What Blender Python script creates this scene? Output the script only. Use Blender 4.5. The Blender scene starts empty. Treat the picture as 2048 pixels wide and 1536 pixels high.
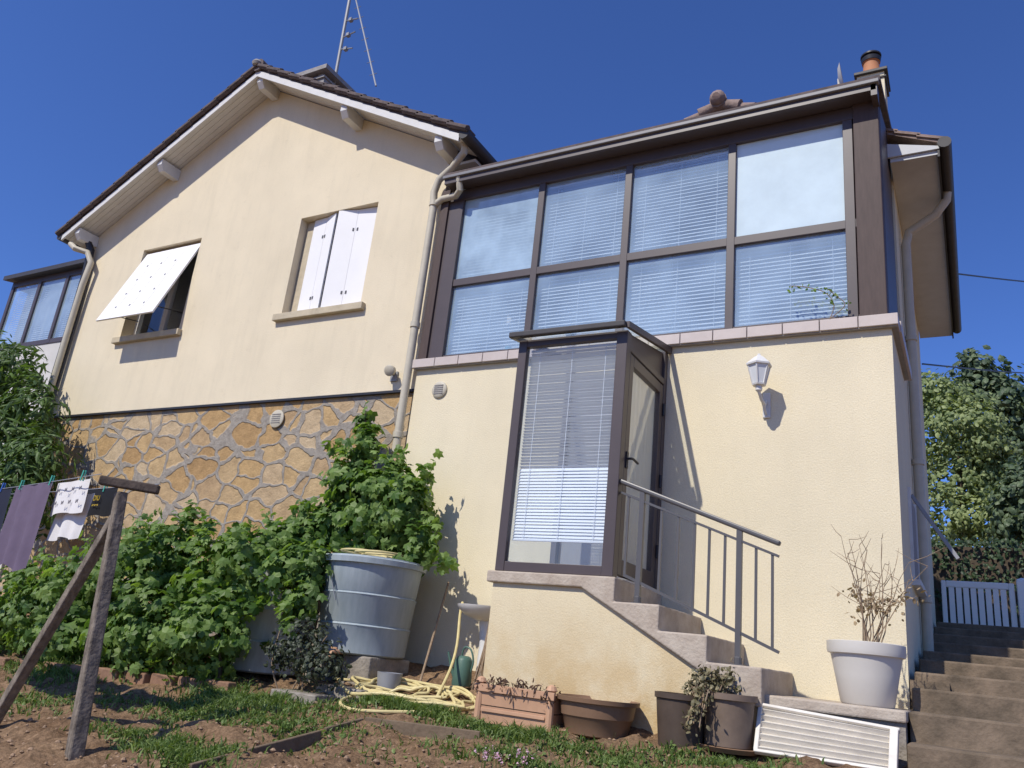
import bpy, bmesh, math, random
import numpy as np
from mathutils import Vector, Matrix
random.seed(7); rng = np.random.default_rng(7)
SC = bpy.context.scene; C = SC.collection
F = 1615.0
az = Vector((533, -4834, F)).normalized()
_x = Vector((-2924, 217, F)); _x = _x - az*_x.dot(az)
ax = -_x.normalized(); ay = ax.cross(-az)
def ray(px, py):
    r = Vector((px-1024, py-768, F)); return Vector((r.dot(ax), r.dot(ay), r.dot(az)))
def W(px, py, Y=None, X=None, Z=None):          # point of the place seen at a photo pixel, on a known plane
    d = ray(px, py)
    t = Y/d.y if Y is not None else (X/d.x if X is not None else Z/d.z)
    return d*t
def G(px, py, dz=0):                            # same, on the sloping garden
    d = ray(px, py); t = 1.65/(.2*d.y-d.z); p = d*t; p.z += dz; return p
def gz(x, y): return max(-1.85, min(1.0, -1.65+.2*y))

# ------------------------------------------------------------------ helpers
class MB:
    def __init__(s): s.v = []; s.f = []
    def add(s, v, f):
        o = len(s.v); s.v += [tuple(p) for p in v]; s.f += [tuple(i+o for i in q) for q in f]; return s
    def box(s, x0, x1, y0, y1, z0, z1):
        v = [(x, y, z) for x in (x0, x1) for y in (y0, y1) for z in (z0, z1)]
        return s.add(v, [(0,1,3,2),(4,6,7,5),(0,4,5,1),(2,3,7,6),(0,2,6,4),(1,5,7,3)])
    def bar(s, p, q, w, h, up=(0,0,1), w2=None, h2=None):
        p = Vector(p); q = Vector(q); d = (q-p).normalized(); up = Vector(up)
        if abs(d.dot(up)) > .98: up = Vector((0,1,0))
        a = d.cross(up).normalized(); b = a.cross(d)
        w2 = w2 or w; h2 = h2 or h; v = []
        for c, ww, hh in ((p, w, h), (q, w2, h2)):
            v += [c+a*(i*ww/2)+b*(j*hh/2) for i, j in ((-1,-1),(1,-1),(1,1),(-1,1))]
        return s.add(v, [(0,1,2,3),(7,6,5,4),(0,4,5,1),(1,5,6,2),(2,6,7,3),(3,7,4,0)])
    def tube(s, pts, r, n=8):
        pts = [Vector(p) for p in pts]; m = len(pts)
        rs = r if isinstance(r, (list, tuple)) else [r]*m
        t = [(pts[min(i+1, m-1)]-pts[max(i-1, 0)]).normalized() for i in range(m)]
        u = Vector((0,0,1)) if abs(t[0].z) < .9 else Vector((1,0,0))
        a = t[0].cross(u).normalized(); v = []; f = []
        for i in range(m):
            a = (a - t[i]*a.dot(t[i])).normalized(); b = t[i].cross(a)
            v += [pts[i]+(a*math.cos(2*math.pi*k/n)+b*math.sin(2*math.pi*k/n))*rs[i] for k in range(n)]
        for i in range(m-1):
            for k in range(n):
                k2 = (k+1) % n; f.append((i*n+k, i*n+k2, (i+1)*n+k2, (i+1)*n+k))
        f.append(tuple(range(n))[::-1]); f.append(tuple((m-1)*n+k for k in range(n)))
        return s.add(v, f)
    def lathe(s, c, prof, n=32, ax2=None, rot=0):
        c = Vector(c); v = []; f = []; m = len(prof)
        Zd = Vector(ax2).normalized() if ax2 else Vector((0,0,1))
        A = Zd.orthogonal().normalized() if ax2 else Vector((1,0,0)); B = Zd.cross(A)
        for r, z in prof:
            for k in range(n):
                t = 2*math.pi*(k+rot)/n; v.append(c+A*(r*math.cos(t))+B*(r*math.sin(t))+Zd*z)
        for i in range(m-1):
            for k in range(n):
                k2 = (k+1) % n; f.append((i*n+k, i*n+k2, (i+1)*n+k2, (i+1)*n+k))
        f.append(tuple(range(n))[::-1]); f.append(tuple((m-1)*n+k for k in range(n)))
        return s.add(v, f)
    def prism(s, poly, vec):
        n = len(poly); vec = Vector(vec); p = [Vector(q) for q in poly]
        v = p+[q+vec for q in p]
        f = [tuple(range(n)), tuple(range(n, 2*n))[::-1]]+[(i, i+n, (i+1) % n+n, (i+1) % n) for i in range(n)]
        return s.add(v, f)
    def xz(s, poly, y0, y1): return s.prism([(x, y0, z) for x, z in poly], (0, y1-y0, 0))
    def yz(s, poly, x0, x1): return s.prism([(x0, y, z) for y, z in poly], (x1-x0, 0, 0))
    def poly(s, pts): return s.add(pts, [tuple(range(len(pts)))])
    def sheet(s, x0, x1, y, z0, z1): return s.poly([(x0,y,z0),(x1,y,z0),(x1,y,z1),(x0,y,z1)])
    def build(s, name, mat, parent=None, smooth=False, bevel=0, normals=True):
        me = bpy.data.meshes.new(name)
        if parent:
            r = parent
            while r.parent: r = r.parent
            off = Vector(r.location)
        else:
            a = np.array(s.v); off = Vector(((a[:,0].min()+a[:,0].max())/2, (a[:,1].min()+a[:,1].max())/2, a[:,2].min()))
        me.from_pydata([Vector(p)-off for p in s.v], [], s.f)
        if normals:
            bm = bmesh.new(); bm.from_mesh(me); bmesh.ops.recalc_face_normals(bm, faces=bm.faces[:]); bm.to_mesh(me); bm.free()
        me.materials.append(mat)
        o = bpy.data.objects.new(name, me); C.objects.link(o)
        if parent: o.parent = parent
        else: o.location = off
        if smooth:
            for p in me.polygons: p.use_smooth = True
            me.set_sharp_from_angle(angle=math.radians(40))
        if bevel:
            b = o.modifiers.new('bevel', 'BEVEL'); b.width = bevel; b.segments = 2; b.limit_method = 'ANGLE'; b.angle_limit = math.radians(40)
        return o
def tag(o, label=None, cat=None, group=None, kind=None):
    if label: o['label'] = label
    if cat: o['category'] = cat
    if group: o['group'] = group
    if kind: o['kind'] = kind
    return o
def thing(name, loc, label, cat, group=None):
    o = bpy.data.objects.new(name, None); C.objects.link(o); o.location = loc; o.empty_display_size = .1
    return tag(o, label, cat, group)

# ------------------------------------------------------------------ materials
def nodes(name):
    m = bpy.data.materials.new(name); m.use_nodes = True; nt = m.node_tree; nt.nodes.clear()
    return m, nt, nt.nodes, nt.links
def ramp(N, c0, c1, p0=.3, p1=.7):
    r = N.new('ShaderNodeValToRGB'); r.color_ramp.elements[0].position = p0; r.color_ramp.elements[1].position = p1
    r.color_ramp.elements[0].color = (*c0, 1); r.color_ramp.elements[1].color = (*c1, 1); return r
def M(name, col, rough=.7, var=.2, vs=5, bump=0, bs=60, metal=0, col2=None, spec=.3, stretch=(1,1,1), dist=.01):
    m, nt, N, L = nodes(name)
    out = N.new('ShaderNodeOutputMaterial'); b = N.new('ShaderNodeBsdfPrincipled'); L.new(b.outputs[0], out.inputs[0])
    tc = N.new('ShaderNodeTexCoord'); mp = N.new('ShaderNodeMapping'); mp.inputs['Scale'].default_value = stretch
    L.new(tc.outputs['Object'], mp.inputs[0])
    n = N.new('ShaderNodeTexNoise'); n.inputs['Scale'].default_value = vs; n.inputs['Detail'].default_value = 8; n.inputs['Roughness'].default_value = .65
    L.new(mp.outputs[0], n.inputs['Vector'])
    c2 = col2 or tuple(c*(1-var) for c in col)
    r = ramp(N, c2, col); L.new(n.outputs['Fac'], r.inputs[0]); L.new(r.outputs[0], b.inputs['Base Color'])
    b.inputs['Roughness'].default_value = rough; b.inputs['Metallic'].default_value = metal; b.inputs['Specular IOR Level'].default_value = spec
    if bump:
        n2 = N.new('ShaderNodeTexNoise'); n2.inputs['Scale'].default_value = bs; n2.inputs['Detail'].default_value = 4
        L.new(tc.outputs['Object'], n2.inputs['Vector'])
        bp = N.new('ShaderNodeBump'); bp.inputs['Strength'].default_value = bump; bp.inputs['Distance'].default_value = dist
        L.new(n2.outputs['Fac'], bp.inputs['Height']); L.new(bp.outputs[0], b.inputs['Normal'])
    return m
def mixc(N, L, fac, a, b, mode='MIX'):
    x = N.new('ShaderNodeMix'); x.data_type = 'RGBA'; x.blend_type = mode
    for s, v in ((0, fac), (6, a), (7, b)):
        if hasattr(v, 'is_linked'): L.new(v, x.inputs[s])
        else: x.inputs[s].default_value = v if s == 0 else (*v, 1)
    return x.outputs[2]
def noise(N, L, vec, scale, detail=6, rough=.6):
    n = N.new('ShaderNodeTexNoise'); n.inputs['Scale'].default_value = scale; n.inputs['Detail'].default_value = detail; n.inputs['Roughness'].default_value = rough
    if vec is not None: L.new(vec, n.inputs['Vector'])
    return n.outputs['Fac']
def stucco(name, col, stain=(.5,.36,.19), zlo=None, zhi=None, streak=.35):
    m, nt, N, L = nodes(name)
    out = N.new('ShaderNodeOutputMaterial'); b = N.new('ShaderNodeBsdfPrincipled'); L.new(b.outputs[0], out.inputs[0])
    b.inputs['Roughness'].default_value = .9; b.inputs['Specular IOR Level'].default_value = .15
    tc = N.new('ShaderNodeTexCoord'); o = tc.outputs['Object']
    r1 = ramp(N, tuple(c*.92 for c in col), tuple(c*1.03 for c in col), .3, .65); L.new(noise(N, L, o, .9), r1.inputs[0])
    mp = N.new('ShaderNodeMapping'); mp.inputs['Scale'].default_value = (5, 5, .7); L.new(o, mp.inputs[0])
    r2 = ramp(N, (0,0,0), (streak,)*3, .5, .75); L.new(noise(N, L, mp.outputs[0], 1.0, 8, .7), r2.inputs[0])
    c = mixc(N, L, r2.outputs[0], r1.outputs[0], tuple(x*.74 for x in col))
    r5 = ramp(N, (0,0,0), (streak*.9,)*3, .56, .72); L.new(noise(N, L, o, 6.5, 12, .8), r5.inputs[0])
    c = mixc(N, L, r5.outputs[0], c, (col[0]*.55,col[1]*.52,col[2]*.48))
    r3 = ramp(N, (.86,)*3, (1,1,1), .35, .55); L.new(noise(N, L, o, 100, 4), r3.inputs[0])
    c = mixc(N, L, .7, c, r3.outputs[0], 'MULTIPLY')
    if zlo is not None:
        sp = N.new('ShaderNodeSeparateXYZ'); L.new(o, sp.inputs[0])
        mr = N.new('ShaderNodeMapRange'); mr.inputs['From Min'].default_value = zhi; mr.inputs['From Max'].default_value = zlo; L.new(sp.outputs[2], mr.inputs[0])
        mu = N.new('ShaderNodeMath'); mu.operation = 'MULTIPLY'; L.new(mr.outputs[0], mu.inputs[0])
        r4 = ramp(N, (.1,)*3, (1,1,1), .3, .6); L.new(noise(N, L, o, 3.5, 8, .7), r4.inputs[0]); L.new(r4.outputs[0], mu.inputs[1])
        c = mixc(N, L, mu.outputs[0], c, stain)
    L.new(c, b.inputs['Base Color'])
    bp = N.new('ShaderNodeBump'); bp.inputs['Strength'].default_value = .55; bp.inputs['Distance'].default_value = .011
    L.new(noise(N, L, o, 66, 6, .75), bp.inputs['Height']); L.new(bp.outputs[0], b.inputs['Normal'])
    return m
def stone_mat():
    m, nt, N, L = nodes('rubble_stone')
    out = N.new('ShaderNodeOutputMaterial'); b = N.new('ShaderNodeBsdfPrincipled'); L.new(b.outputs[0], out.inputs[0])
    b.inputs['Roughness'].default_value = .9; b.inputs['Specular IOR Level'].default_value = .15
    tc = N.new('ShaderNodeTexCoord'); o = tc.outputs['Object']
    mp = N.new('ShaderNodeMapping'); mp.inputs['Scale'].default_value = (.82, 1, 1.15); L.new(o, mp.inputs[0])
    nz = N.new('ShaderNodeTexNoise'); nz.inputs['Scale'].default_value = 3.2; nz.inputs['Detail'].default_value = 2; L.new(o, nz.inputs['Vector'])
    vm = N.new('ShaderNodeVectorMath'); vm.operation = 'MULTIPLY_ADD'; L.new(nz.outputs['Color'], vm.inputs[0]); vm.inputs[1].default_value = (.26,.0,.26); L.new(mp.outputs[0], vm.inputs[2])
    ve = N.new('ShaderNodeTexVoronoi'); ve.feature = 'DISTANCE_TO_EDGE'; ve.inputs['Scale'].default_value = 3.2; L.new(vm.outputs[0], ve.inputs['Vector'])
    vc = N.new('ShaderNodeTexVoronoi'); vc.inputs['Scale'].default_value = 3.2; L.new(vm.outputs[0], vc.inputs['Vector'])
    sc = N.new('ShaderNodeSeparateColor'); L.new(vc.outputs['Color'], sc.inputs[0])
    r = N.new('ShaderNodeValToRGB'); els = r.color_ramp.elements
    els[0].color = (.44,.285,.135,1); els[1].color = (.57,.445,.285,1); els[1].position = .95
    for p, c in ((.3,(.53,.36,.175)), (.55,(.56,.41,.225)), (.75,(.49,.345,.195))):
        e = els.new(p); e.color = (*c,1)
    L.new(sc.outputs[0], r.inputs[0])
    r2 = ramp(N, (.6,.57,.55), (1.12,1.1,1.07), .3, .7); L.new(noise(N, L, o, 7, 10, .75), r2.inputs[0])
    stone = mixc(N, L, .85, r.outputs[0], r2.outputs[0], 'MULTIPLY')
    fd = N.new('ShaderNodeMapRange'); fd.inputs['From Min'].default_value = .45; fd.inputs['From Max'].default_value = .8; fd.inputs['To Max'].default_value = -.05; L.new(vc.outputs['Distance'], fd.inputs[0])
    e0 = N.new('ShaderNodeMath'); e0.operation = 'ADD'; L.new(ve.outputs[0], e0.inputs[0]); L.new(fd.outputs[0], e0.inputs[1])
    ed = N.new('ShaderNodeMath'); ed.operation = 'MULTIPLY_ADD'; L.new(noise(N,L,o,11,4), ed.inputs[0]); ed.inputs[1].default_value = -.04; L.new(e0.outputs[0], ed.inputs[2])
    rm = ramp(N, (1,1,1), (0,0,0), .012, .036); L.new(ed.outputs[0], rm.inputs[0])
    mort = ramp(N, (.25,.22,.185), (.38,.34,.285)); L.new(noise(N, L, o, 18, 6), mort.inputs[0])
    L.new(mixc(N, L, rm.outputs[0], stone, mort.outputs[0]), b.inputs['Base Color'])
    h1 = ramp(N, (.55,)*3, (0,0,0), .01, .04); L.new(ed.outputs[0], h1.inputs[0])
    ad = N.new('ShaderNodeMath'); ad.operation = 'MULTIPLY_ADD'; L.new(noise(N, L, o, 9, 10, .75), ad.inputs[0]); ad.inputs[1].default_value = 1.0; L.new(h1.outputs[0], ad.inputs[2])
    bp = N.new('ShaderNodeBump'); bp.inputs['Strength'].default_value = .85; bp.inputs['Distance'].default_value = .03
    L.new(ad.outputs[0], bp.inputs['Height']); L.new(bp.outputs[0], b.inputs['Normal'])
    return m
def leaf_mat(name, c0, c1, trans=.3, tm=(1.5,1.6,.6)):
    m, nt, N, L = nodes(name)
    out = N.new('ShaderNodeOutputMaterial'); b = N.new('ShaderNodeBsdfPrincipled'); t = N.new('ShaderNodeBsdfTranslucent'); mx = N.new('ShaderNodeMixShader')
    g = N.new('ShaderNodeNewGeometry'); r = ramp(N, c0, c1, .1, .95); L.new(g.outputs['Random Per Island'], r.inputs[0])
    b.inputs['Roughness'].default_value = .5; b.inputs['Specular IOR Level'].default_value = .35
    L.new(r.outputs[0], b.inputs['Base Color'])
    L.new(mixc(N, L, 1.0, r.outputs[0], tm, 'MULTIPLY'), t.inputs[0])
    mx.inputs[0].default_value = trans; L.new(b.outputs[0], mx.inputs[1]); L.new(t.outputs[0], mx.inputs[2]); L.new(mx.outputs[0], out.inputs[0])
    return m
def glass_mat(name, film=(.1,.35), filmcol=(.55,.62,.66), refl=.1, tint=.95, scale=1.5, rough=.03, wave=.006, detail=4, span=(.34,.68)):
    m, nt, N, L = nodes(name)
    out = N.new('ShaderNodeOutputMaterial'); tr = N.new('ShaderNodeBsdfTransparent'); tr.inputs[0].default_value = (tint*.96, tint, tint*1.02, 1)
    df = N.new('ShaderNodeBsdfDiffuse'); df.inputs[0].default_value = (*filmcol, 1)
    gl = N.new('ShaderNodeBsdfGlossy'); gl.inputs['Roughness'].default_value = rough; gl.inputs[0].default_value = (.95,.97,1,1)
    tc = N.new('ShaderNodeTexCoord'); o = tc.outputs['Object']
    r = ramp(N, (film[0],)*3, (film[1],)*3, *span); L.new(noise(N, L, o, scale, detail, .6), r.inputs[0])
    a = N.new('ShaderNodeMixShader'); L.new(r.outputs[0], a.inputs[0]); L.new(tr.outputs[0], a.inputs[1]); L.new(df.outputs[0], a.inputs[2])
    bp = N.new('ShaderNodeBump'); bp.inputs['Strength'].default_value = 1; bp.inputs['Distance'].default_value = wave; L.new(noise(N, L, o, 2.5, 2), bp.inputs['Height']); L.new(bp.outputs[0], gl.inputs['Normal'])
    lw = N.new('ShaderNodeLayerWeight'); lw.inputs[0].default_value = .5
    pw = N.new('ShaderNodeMath'); pw.operation = 'POWER'; pw.inputs[1].default_value = 4; L.new(lw.outputs['Facing'], pw.inputs[0])
    mr = N.new('ShaderNodeMapRange'); mr.inputs['To Min'].default_value = refl; mr.inputs['To Max'].default_value = 1; L.new(pw.outputs[0], mr.inputs[0])
    x = N.new('ShaderNodeMixShader'); L.new(mr.outputs[0], x.inputs[0]); L.new(a.outputs[0], x.inputs[1]); L.new(gl.outputs[0], x.inputs[2])
    L.new(x.outputs[0], out.inputs[0]); return m

CREAM = stucco('cream_render', (.755,.658,.475))
CREAM2 = stucco('cream_render_fresh', (.78,.688,.487), streak=.16)
CREAMB = stucco('cream_render_stained', (.77,.668,.452), stain=(.50,.33,.13), zlo=-.05, zhi=1.05)
STONE = stone_mat()
WHITE = M('white_paint', (.68,.67,.645), .55, .12, 8)
SOFF = M('soffit_board', (.72,.70,.66), .7, .12, 6)
SOFF2 = M('grey_soffit_board', (.62,.63,.63), .7, .12, 6)
SHUT = M('white_shutter_paint', (.83,.82,.80), .5, .05, 3)
GREYCEM = M('grey_mortar', (.36,.34,.32), .9, .3, 12, .6, 40)
SILL = M('sill_render', (.56,.48,.34), .85, .25, 7, .4, 60)
TILE = M('brown_roof_tile', (.16,.12,.11), .85, .5, 9, .5, 30, col2=(.07,.06,.06))
REDTILE = M('pinkish_roof_tile', (.34,.245,.205), .85, .4, 9, .6, 30, col2=(.17,.13,.115))
DARKMET = M('dark_metal', (.035,.035,.04), .45, .2, 9)
DOT = M('shutter_slot_shade', (.12,.12,.13), .8, .1, 9)
GUT = M('dark_gutter', (.065,.06,.06), .5, .3, 9)
PIPE = M('cream_pipe', (.55,.50,.39), .5, .15, 9)
FRAME = M('brown_aluminium', (.08,.06,.057), .42, .15, 5, spec=.5)
FRAME2 = M('brown_wood_post', (.09,.06,.052), .6, .3, 9, stretch=(4,4,.6))
EDGE = M('fascia_edge_metal', (.22,.215,.22), .45, .15, 5)
GREYMET = M('grey_metal_edge', (.30,.31,.33), .45, .15, 5)
RAIL = M('grey_handrail_paint', (.095,.09,.09), .4, .1, 5, spec=.5)
STILE = M('beige_sill_tile', (.56,.48,.43), .45, .12, 7, spec=.4)
CONC = M('worn_concrete', (.53,.46,.37), .9, .3, 6, .6, 45, col2=(.36,.29,.225))
CONCD = M('shade_brown_concrete', (.235,.175,.12), .95, .3, 5, .8, 30, col2=(.09,.07,.048))  # brown made darker to carry the shade lying on the side steps
CONCB = M('block_concrete', (.36,.32,.27), .95, .3, 9, .9, 40, col2=(.2,.175,.145))
CONCP = M('weathered_post', (.28,.235,.185), .95, .3, 10, .8, 30, col2=(.085,.068,.053), dist=.012, stretch=(2,2,.7))
CONCK = M('dark_weathered_bar', (.13,.10,.08), .95, .3, 12, .8, 30, col2=(.05,.04,.034))
BLIND = M('white_blind', (.78,.83,.86), .5, .04, 3)
BLINDG = M('grey_blind', (.80,.81,.82), .5, .05, 3)
DARK = M('dark_room', (.03,.03,.035), .9, .2, 3)
ROOM = M('room_wall', (.52,.51,.50), .9, .2, 3)
GL1 = glass_mat('veranda_glass', (.26,.56), (.52,.68,.80), .14, .95, .9, detail=3)
GL2 = glass_mat('hazed_glass', (.45,.85), (.52,.68,.78), .13, .92, 1.4)
GL3 = glass_mat('whitewashed_glass', (.85,.97), (.66,.78,.81), .05, .9, 3.0, detail=8)
GLP = glass_mat('porch_glass', (.06,.16), (.50,.54,.58), .06, .97, 1.2, wave=.003)
BARREL = M('blue_grey_plastic', (.38,.43,.455), .5, .25, 5, spec=.4, stretch=(3,3,.7), col2=(.28,.33,.355))
BARREL2 = M('pale_plastic', (.54,.54,.50), .55, .3, 4, stretch=(3,3,.7), col2=(.38,.37,.32))
TERRA = M('salmon_plastic', (.56,.33,.20), .6, .2, 6)
TERRAC = M('terracotta', (.48,.21,.10), .7, .2, 6)
BROWNP = M('brown_plastic', (.25,.15,.09), .5, .2, 6)
BROWNP2 = M('faded_brown_plastic', (.21,.155,.115), .55, .3, 6)
DARKP = M('dark_brown_plastic', (.095,.068,.05), .55, .3, 8)
SOILM = M('potting_soil', (.07,.045,.03), 1, .5, 25, 1, 60)
POTG = M('pale_grey_plastic', (.62,.59,.53), .45, .06, 4, spec=.4)
RADW = M('cream_white_pvc', (.76,.71,.62), .45, .22, 5, stretch=(1,1,3))
HOSE = M('yellow_hose', (.70,.585,.28), .45, .25, 12)
GREENP = M('green_plastic', (.085,.16,.125), .45, .1, 5)
CERAM = M('white_ceramic', (.76,.74,.70), .3, .1, 4, spec=.5)
TWIG = M('dry_twig', (.36,.26,.17), .9, .4, 20)
BARK = M('bark', (.11,.085,.06), .95, .4, 12, 1, 20)
WOODP = M('old_plank', (.20,.145,.095), .9, .4, 10, .8, 25)
CURT = leaf_mat('beige_curtain', (.82,.75,.60), (.84,.77,.62), .4, (1.05,1.05,1.0))
VINEL = leaf_mat('vine_leaf', (.07,.14,.028), (.215,.315,.085), .4)
SHRUBL = leaf_mat('shrub_leaf', (.04,.08,.022), (.13,.21,.055), .3)
DARKL = leaf_mat('dark_shrub_leaf', (.03,.04,.025), (.075,.09,.05), .15)
CONIL = leaf_mat('conifer_leaf', (.16,.21,.085), (.32,.37,.16), .3)
TREEL = leaf_mat('tree_leaf', (.06,.095,.055), (.15,.20,.10), .3)  # leaf colour lightened to hold the haze over the far trees
HEDGL = leaf_mat('hedge_leaf', (.02,.04,.017), (.05,.085,.03), .15)
GRASS = leaf_mat('grass_blade', (.07,.125,.025), (.21,.28,.085), .3)
DRYL = leaf_mat('dry_leaf', (.24,.17,.1), (.42,.32,.21), .2)
SUCC = leaf_mat('succulent_leaf', (.11,.10,.05), (.26,.22,.12), .1)

# ------------------------------------------------------------------ foliage
def tri_fan(outline, cz=.0):
    v = [(0, .25, cz)]+[(x, y, z) for x, y, z in outline]; n = len(outline)
    return np.array(v), np.array([(0, i+1, (i+1) % n+1) for i in range(n)])
GRAPE = tri_fan([(0,-.05,.0),(.28,-.18,-.1),(.5,.12,-.16),(.32,.28,-.05),(.42,.62,-.18),(.16,.6,-.05),(0,.92,-.16),(-.16,.6,-.05),(-.42,.62,-.18),(-.32,.28,-.05),(-.5,.12,-.16),(-.28,-.18,-.1)], .05)
LANCE = tri_fan([(0,-.4,0),(.17,.05,-.03),(.15,.5,-.06),(0,1,-.18),(-.15,.5,-.06),(-.17,.05,-.03)], .04)
ROUND = tri_fan([(0,-.2,0),(.3,.1,-.05),(.25,.5,-.08),(0,.75,-.12),(-.25,.5,-.08),(-.3,.1,-.05)], .04)
def leaves(name, P, Nn, S, T, mat, parent):
    tv, tf = T; n = len(P)
    Nn = Nn/np.linalg.norm(Nn, axis=1, keepdims=True)
    tip = rng.normal(size=(n,3))*.6+np.array([0,0,-.7])+Nn*.3
    b = tip-Nn*np.sum(tip*Nn, 1, keepdims=True); b /= np.linalg.norm(b, axis=1, keepdims=True)+1e-9
    a = np.cross(b, Nn)
    V = P[:,None,:]+S[:,None,None]*(tv[None,:,0:1]*a[:,None,:]+tv[None,:,1:2]*b[:,None,:]+tv[None,:,2:3]*Nn[:,None,:])
    Fc = tf[None]+(np.arange(n)*len(tv))[:,None,None]
    m = MB(); m.v = V.reshape(-1,3).tolist(); m.f = Fc.reshape(-1,3).tolist()
    return m.build(name, mat, parent, normals=False)
def blobs(bl, inner=.55, rough=.18, up=.35):
    Ps = []; Ns = []
    for c, r, n in bl:
        d = rng.normal(size=(n,3)); d /= np.linalg.norm(d, axis=1, keepdims=True)
        ph = rng.uniform(0, 6, 3)
        lump = 1+rough*(np.sin(d[:,0]*5+ph[0])+np.sin(d[:,1]*6+ph[1])+np.sin(d[:,2]*7+ph[2]))*.6
        rad = (inner+(1-inner)*rng.random(n)**.6)*lump
        Ps.append(np.array(c)+d*np.array(r)*rad[:,None]); Ns.append(d+np.array([0,-.15,up])+rng.normal(size=(n,3))*.45)
    return np.concatenate(Ps), np.concatenate(Ns)
def foliage(name, bl, size, T, mat, parent, **k):
    P, Nn = blobs(bl, **k); S = size*(.6+.8*rng.random(len(P)))
    return leaves(name, P, Nn, S, T, mat, parent)

# ------------------------------------------------------------------ camera, light
cam = bpy.data.cameras.new('camera'); co = bpy.data.objects.new('camera', cam); C.objects.link(co); SC.camera = co
cam.sensor_width = 36; cam.lens = 36*F/2048; cam.clip_end = 3000
R = Matrix(((ax.x,-ax.y,-ax.z),(ay.x,-ay.y,-ay.z),(az.x,-az.y,-az.z))); co.matrix_world = R.to_4x4()
sd = Vector((.30, 1, -1.15))
sl = bpy.data.lights.new('sun', 'SUN'); sl.energy = 4.4; sl.angle = math.radians(.6); sl.color = (1,.945,.85)
so = bpy.data.objects.new('sun', sl); C.objects.link(so); so.rotation_euler = sd.to_track_quat('-Z','Y').to_euler(); so.location = (-5,-8,12)
w = bpy.data.worlds.new('World'); SC.world = w; w.use_nodes = True; nt = w.node_tree
bg = nt.nodes['Background']; sk = nt.nodes.new('ShaderNodeTexSky'); sk.sky_type = 'NISHITA'; sk.sun_disc = False
sk.sun_elevation = math.atan2(1.15, math.hypot(.3,1)); sk.sun_rotation = math.radians(180+16.7); sk.altitude = 300; sk.air_density = 1.0; sk.dust_density = .5; sk.ozone_density = 3.0
tint = mixc(nt.nodes, nt.links, 1.0, sk.outputs[0], (.58,.82,1.42), 'MULTIPLY')
nt.links.new(tint, bg.inputs[0]); bg.inputs[1].default_value = .104
SC.view_settings.view_transform = 'Standard'; SC.view_settings.look = 'None'; SC.view_settings.exposure = 0

# ------------------------------------------------------------------ ground
def vnoise(x, y, s, seed):
    r = np.random.default_rng(seed).random((256,256)); X = np.asarray(x)*s+1000; Y = np.asarray(y)*s+1000
    xi = np.floor(X).astype(int); yi = np.floor(Y).astype(int); fx = X-xi; fy = Y-yi; fx = fx*fx*(3-2*fx); fy = fy*fy*(3-2*fy)
    g = lambda i, j: r[(xi+i) % 256, (yi+j) % 256]
    return (g(0,0)*(1-fx)+g(1,0)*fx)*(1-fy)+(g(0,1)*(1-fx)+g(1,1)*fx)*fy-.5
def gh(x, y): return -1.65+.2*np.asarray(y)+.09*vnoise(x,y,2.2,1)+.06*vnoise(x,y,6,2)+.045*vnoise(x,y,13,3)
xs = np.concatenate([[-900,-400,-150,-70,-35,-20,-14], np.arange(-10,1.6,.04), [3,6,12,25,60,150,400,900]])
ys = np.concatenate([[-900,-300,-100,-40,-15,-5,-1,1], np.arange(2.2,7.3,.04), [8,9.5,11,13.25,16,20,30,60,150,400,900]])
XX, YY = np.meshgrid(xs, ys, indexing='ij')
ZZ = np.clip(-1.65+.2*YY, -1.85, 1.0)
fade = np.clip((YY-1.5)*2, 0, 1)*np.clip((7.4-YY)*3, 0, 1)*np.clip((XX+11), 0, 1)*np.clip((1.6-XX)*3, 0, 1)
ZZ = ZZ+fade*(.09*vnoise(XX,YY,2.2,1)+.06*vnoise(XX,YY,6,2)+.045*vnoise(XX,YY,13,3)+.03*vnoise(XX,YY,24,4)-.01)
nx, ny = XX.shape
gm = MB(); gm.v = np.stack([XX,YY,ZZ],-1).reshape(-1,3).tolist()
ii = np.arange(nx*ny).reshape(nx,ny); gm.f = np.stack([ii[:-1,:-1],ii[1:,:-1],ii[1:,1:],ii[:-1,1:]],-1).reshape(-1,4).tolist()
m, nt, N, L = nodes('garden_soil')
out = N.new('ShaderNodeOutputMaterial'); b = N.new('ShaderNodeBsdfPrincipled'); L.new(b.outputs[0], out.inputs[0]); b.inputs['Roughness'].default_value = .95; b.inputs['Specular IOR Level'].default_value = .1
tc = N.new('ShaderNodeTexCoord'); o = tc.outputs['Object']
r = ramp(N, (.17,.10,.055), (.40,.27,.165), .3, .7); L.new(noise(N,L,o,3.5,10,.75), r.inputs[0])
r2 = ramp(N, (.5,.5,.5), (1.2,1.16,1.12), .35, .65); L.new(noise(N,L,o,28,6,.7), r2.inputs[0])
L.new(mixc(N,L,.8,r.outputs[0],r2.outputs[0],'MULTIPLY'), b.inputs['Base Color'])
bp = N.new('ShaderNodeBump'); bp.inputs['Strength'].default_value = 1; bp.inputs['Distance'].default_value = .03; L.new(noise(N,L,o,30,8,.75), bp.inputs['Height']); L.new(bp.outputs[0], b.inputs['Normal'])
g = gm.build('ground', m, smooth=False, normals=False); tag(g, kind='structure')
for p in g.data.polygons: p.use_smooth = True

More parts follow.
